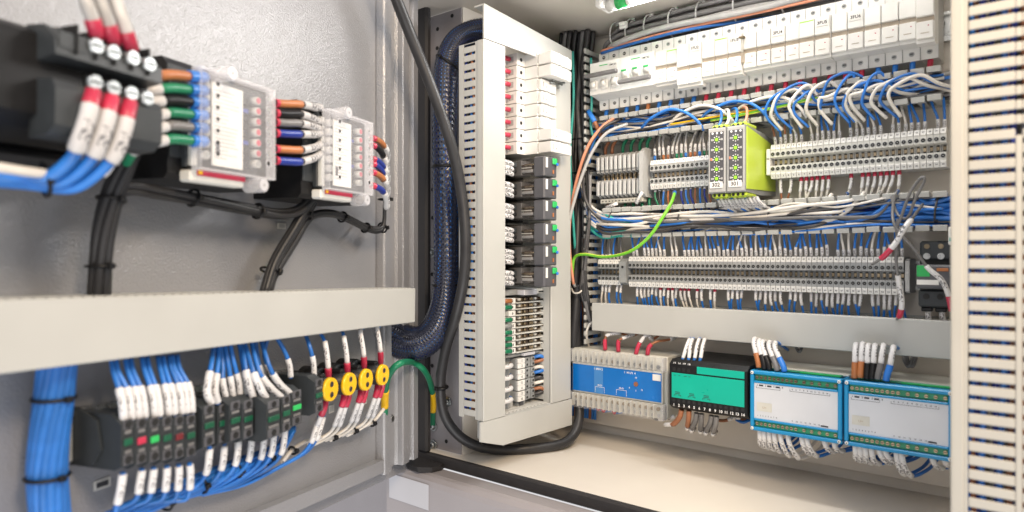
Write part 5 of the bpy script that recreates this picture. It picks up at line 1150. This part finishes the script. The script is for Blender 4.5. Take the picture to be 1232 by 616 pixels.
for i, (x, y, c) in enumerate(((252, 545, .042), (270, 541, .036), (287, 535, .036), (303, 530, .034), (318, 527, .034), (330, 523, .036), (343, 520, .036), (384, 505, .034), (390, 502, .034))):
    q = i > 6
    pts = [(x, y - 8, c), (x - 1, y + 8, c), (x - 4, y + 24, c * .9), (x - 14, y + 38, .026), (x - 36, y + 52, .018), (x - 70, y + 66, .016), (x - 120, y + 84 - i * 3, .016)] if not q else [(x, y - 4, c), (x - 5, y + 14, c), (x - 10, y + 28, .03), (x - 22, y + 42, .02), (x - 50, y + 58, .016), (x - 90, y + 78, .014), (x - 140, y + 90, .014)]
    dw(pts, .0019, 'blue', 'blue wire with white sleeve hanging below the staggered cluster, %s from the left' % ORD[i], (SL(.02, .20 if not q else .16, .0030),), group='blue wires below the staggered cluster', n=30, sides=9)
for i in range(9):
    rw([(352 - i * 3, 520, .016), (330, 543, .017), (300, 556, .018), (265, 570, .017), (225, 586, .017), (185, 603, .018), (140, 622, .018)], i, 9, .0058, .0023, 'blue', 'blue wire in the bundle slanting down under the contact blocks', 'blue bundle slanting under the contact blocks', along=True)
for i, (x, y) in enumerate(((197, 603), (240, 583), (282, 565), (320, 550))):
    tie(FD, pD(x, y, .017), .0085, (1, .35, 0), 'black tie on the slanting blue bundle, %s from the left' % ORD[i], w=.0011)
for i in range(14):
    rw([(70, 430, .024), (65, 478, .022), (60, 520, .022), (57, 573, .021), (62, 640, .022), (66, 700, .022)], i, 14, .0088, .0034, 'blue', 'thick blue wire in the upright bundle at the lower left', 'upright blue bundle at the lower left')
for i, (x, y) in enumerate(((63, 479), (56, 573))): 
    tie(FD, pD((65, 57)[i], y, .022), .0128, (0, 1, 0), ('upper', 'lower')[i] + ' black tie round the upright blue bundle', w=.0012)

# yellow-capped lamp holders
for i, (x, y, r_) in enumerate(((398.5, 468.5, 0), (421.3, 462, 0), (441.5, 456.8, 0), (461.5, 451, 0))):
    c = .058; p = pD(x, y, c); nm = ('leftmost', 'second from left', 'third from left', 'rightmost')[i]
    t = thing('lamp_holder', '%s black lamp holder with round yellow cap on the door' % nm, 'lamp holder', FD, (p.x, p.y, 0), 'yellow-capped lamp holders')
    part('body', MB().cyl((0, 0, 0), (0, 0, .020), .0165, 'black', 24).cyl((0, 0, .020), (0, 0, .0545), .0118, 'black', 24).box(-.004, .004, .008, .0155, .025, .050, 'black', .002), t)
    part('collar', MB().cyl((0, 0, .018), (0, 0, .024), .0150, 'dgrey', 24), t)
    part('cap', MB().cyl((0, 0, .0545), (0, 0, .0585), .0122, 'yellow', 28, .0116), t)
    m = MB()
    for yy in (.0052, -.0052): m.disc(0, yy, .0590, .0030, 'brass', 14).disc(0, yy, .0594, .0022, 'ink', 14)
    part('contact_hole', m, t)
    tx = (386, 413, 439, 459)[i]; ty = (390, 388, 386, 384)[i]
    sx = ((394, 392), (420, 418), (443, 441), (463, 461))[i]
    dw([(x - 4, y - 12, .040), (x - 3.5, y - 20, .043), (x - 4.5, y - 36, .043), (x - 8, y - 58, .038), (tx - 2, 398 - i * 2, .03), (tx - 6, ty - 8, .028)], .0019, 'blue', 'blue wire with white sleeve and red boot above the %s yellow cap' % nm, (FE(0, .20, 'red', .0036), (.20, .60, 'sleeve', .0029, 'marker_sleeve')), group='wires above the yellow caps', n=20, sides=10)
    for j in range(1 if i == 0 else 2):
        xx = x - (6, 0)[j] if i else x - 6
        end = [(x - 40, y + 66, .014), (x - 60, y + 76, .012)] if i else [(x - 30, y + 60, .016), (x - 50, y + 66, .012)]
        dw([(xx - 1, y + 10, .044), (xx - 2 - j, y + 20, .046), (xx - 6 - j, y + 32, .042), (xx - 12, y + 48, .032)] + ([(xx - 12, y + 55, .020), (xx - 4, y + 58, .014), (xx + 8, y + 55, .012)] if i == 0 else [(xx - 18, y + 58, .022), (xx - 30, y + 66, .014), (xx - 44, y + 73, .012)]), .0019, 'wwhite', 'white wire with sleeve and red boot below the %s yellow cap, %s one' % (nm, ('left', 'right')[j]), (FE(0, .18, 'red', .0036), (.18, .50, 'sleeve', .0028, 'marker_sleeve')), group='white wires below the yellow caps', n=24, sides=10)
dw([(462, 492, .02), (448, 508, .014), (432, 515, .012), (415, 520, .013), (400, 525, .013), (384, 527, .013), (366, 532, .012), (350, 543, .012), (340, 556, .014)], .0022, 'wwhite', 'white wire linking the lamp holders and running down to the blue bundle', n=40)
for i, (x, y) in enumerate(((400, 526), (425, 518), (447, 509), (352, 542))): tie(FD, pD(x, y, .014), .0042, (1, .3, 0), 'small black tie on the white lamp holder wires, %s' % ('leftmost of three', 'middle of three', 'rightmost of three', 'at the blue bundle')[i], w=.0012)

# earth strap between the door and the upright
P = [on(FD, 463, 500, .008), on(FD, 463, 480, .016), on(FD, 465, 460, .030), on(FD, 471, 446, .045), on(FD, 482, 437, .055)] 
P = [FB.inverted() @ (FD @ p) for p in P] + [on(FB, 496, 436, .318), on(FB, 509, 444, .295), on(FB, 518, 461, .262), on(FB, 521, 482, .242), on(FB, 520.5, 500, .236), on(FB, 520.5, 511, .233)]
wire(FB, P, .0042, 'green', 'green earth strap arching from the door to the perforated upright', 'earth strap', None, ((.04, .13, 'yellow', .0050, 'ferrule'), (.84, .94, 'yellow', .0049, 'ferrule')), n=50, sides=12)
p = pD(463, 503, 0)
solo('bolt', MB().cyl((0, 0, 0), (0, 0, .003), .0088, 'zinc', 20).cyl((0, 0, .003), (0, 0, .009), .0066, 'zinc', 6).cyl((0, 0, .009), (0, 0, .012), .004, 'zinc', 12), 'shiny hexagon bolt holding the green earth strap to the door', 'bolt', FD, (p.x, p.y, .0002))

solo('small_wires', MASS, 'mass of thin blue, white and grey wires filling the slotted ducts and terminal rows', 'wires')['kind'] = 'stuff'
# ================================================================== WORLD, LAMPS, CAMERA
w = bpy.data.worlds.new('World'); SC.world = w; w.use_nodes = True
nt = w.node_tree; bg = nt.nodes['Background']
tc = nt.nodes.new('ShaderNodeTexCoord'); gr = nt.nodes.new('ShaderNodeSeparateXYZ'); nt.links.new(tc.outputs['Generated'], gr.inputs[0])
rp = nt.nodes.new('ShaderNodeValToRGB'); rp.color_ramp.elements[0].color = (.92, .90, .90, 1); rp.color_ramp.elements[1].color = (.95, .95, 1, 1)
mr = nt.nodes.new('ShaderNodeMapRange'); mr.inputs['From Min'].default_value = -1; nt.links.new(gr.outputs[2], mr.inputs[0])
nt.links.new(mr.outputs[0], rp.inputs[0]); nt.links.new(rp.outputs[0], bg.inputs[0]); bg.inputs[1].default_value = .80
def area(name, loc, to, sx, sy, pw, col):
    l = bpy.data.lights.new(name, 'AREA'); l.shape = 'RECTANGLE'; l.size = sx; l.size_y = sy; l.energy = pw; l.color = col
    o = bpy.data.objects.new(name, l); COL.objects.link(o); o.location = loc
    o.rotation_euler = (Vector(to) - Vector(loc)).to_track_quat('-Z', 'Y').to_euler(); return o
area('room_light', (.25, -.75, .95), (-.45, .75, -.05), 1.2, .8, 8.5, (.97, .98, 1))
area('low_fill', (.15, -.25, -.85), (-.35, .80, .30), 1.0, .7, 7, (1, .99, .97))  # added fill lamp from below, brightens the ceiling
area('warm_fill', (.30, .14, .56), (-.14, .85, .16), .28, .28, 13, (1, .78, .54))  # added lamp, no window there; warms and brightens the upper right
area('strip_light', (-.30, .800, .336), (-.38, .40, -.05), .40, .03, 2.2, (1, .98, .96))
cam = bpy.data.cameras.new('camera'); co = bpy.data.objects.new('camera', cam); COL.objects.link(co); SC.camera = co
cam.sensor_width = 36; cam.lens = 36 * 830 / 1232; cam.clip_start = .02; cam.clip_end = 50
fwd = Vector((-.638, .770, 0)).normalized(); co.rotation_euler = fwd.to_track_quat('-Z', 'Y').to_euler(); co.location = (0, 0, 0)
cam.dof.use_dof = True; cam.dof.focus_distance = .95; cam.dof.aperture_fstop = 4.8
SC.render.resolution_x = 1024; SC.render.resolution_y = 512
SC.view_settings.view_transform = 'Standard'; SC.view_settings.look = 'None'; SC.view_settings.exposure = 0; SC.view_settings.gamma = 1
SC.cycles.use_denoising = True; SC.cycles.max_bounces = 8; SC.cycles.transparent_max_bounces = 16
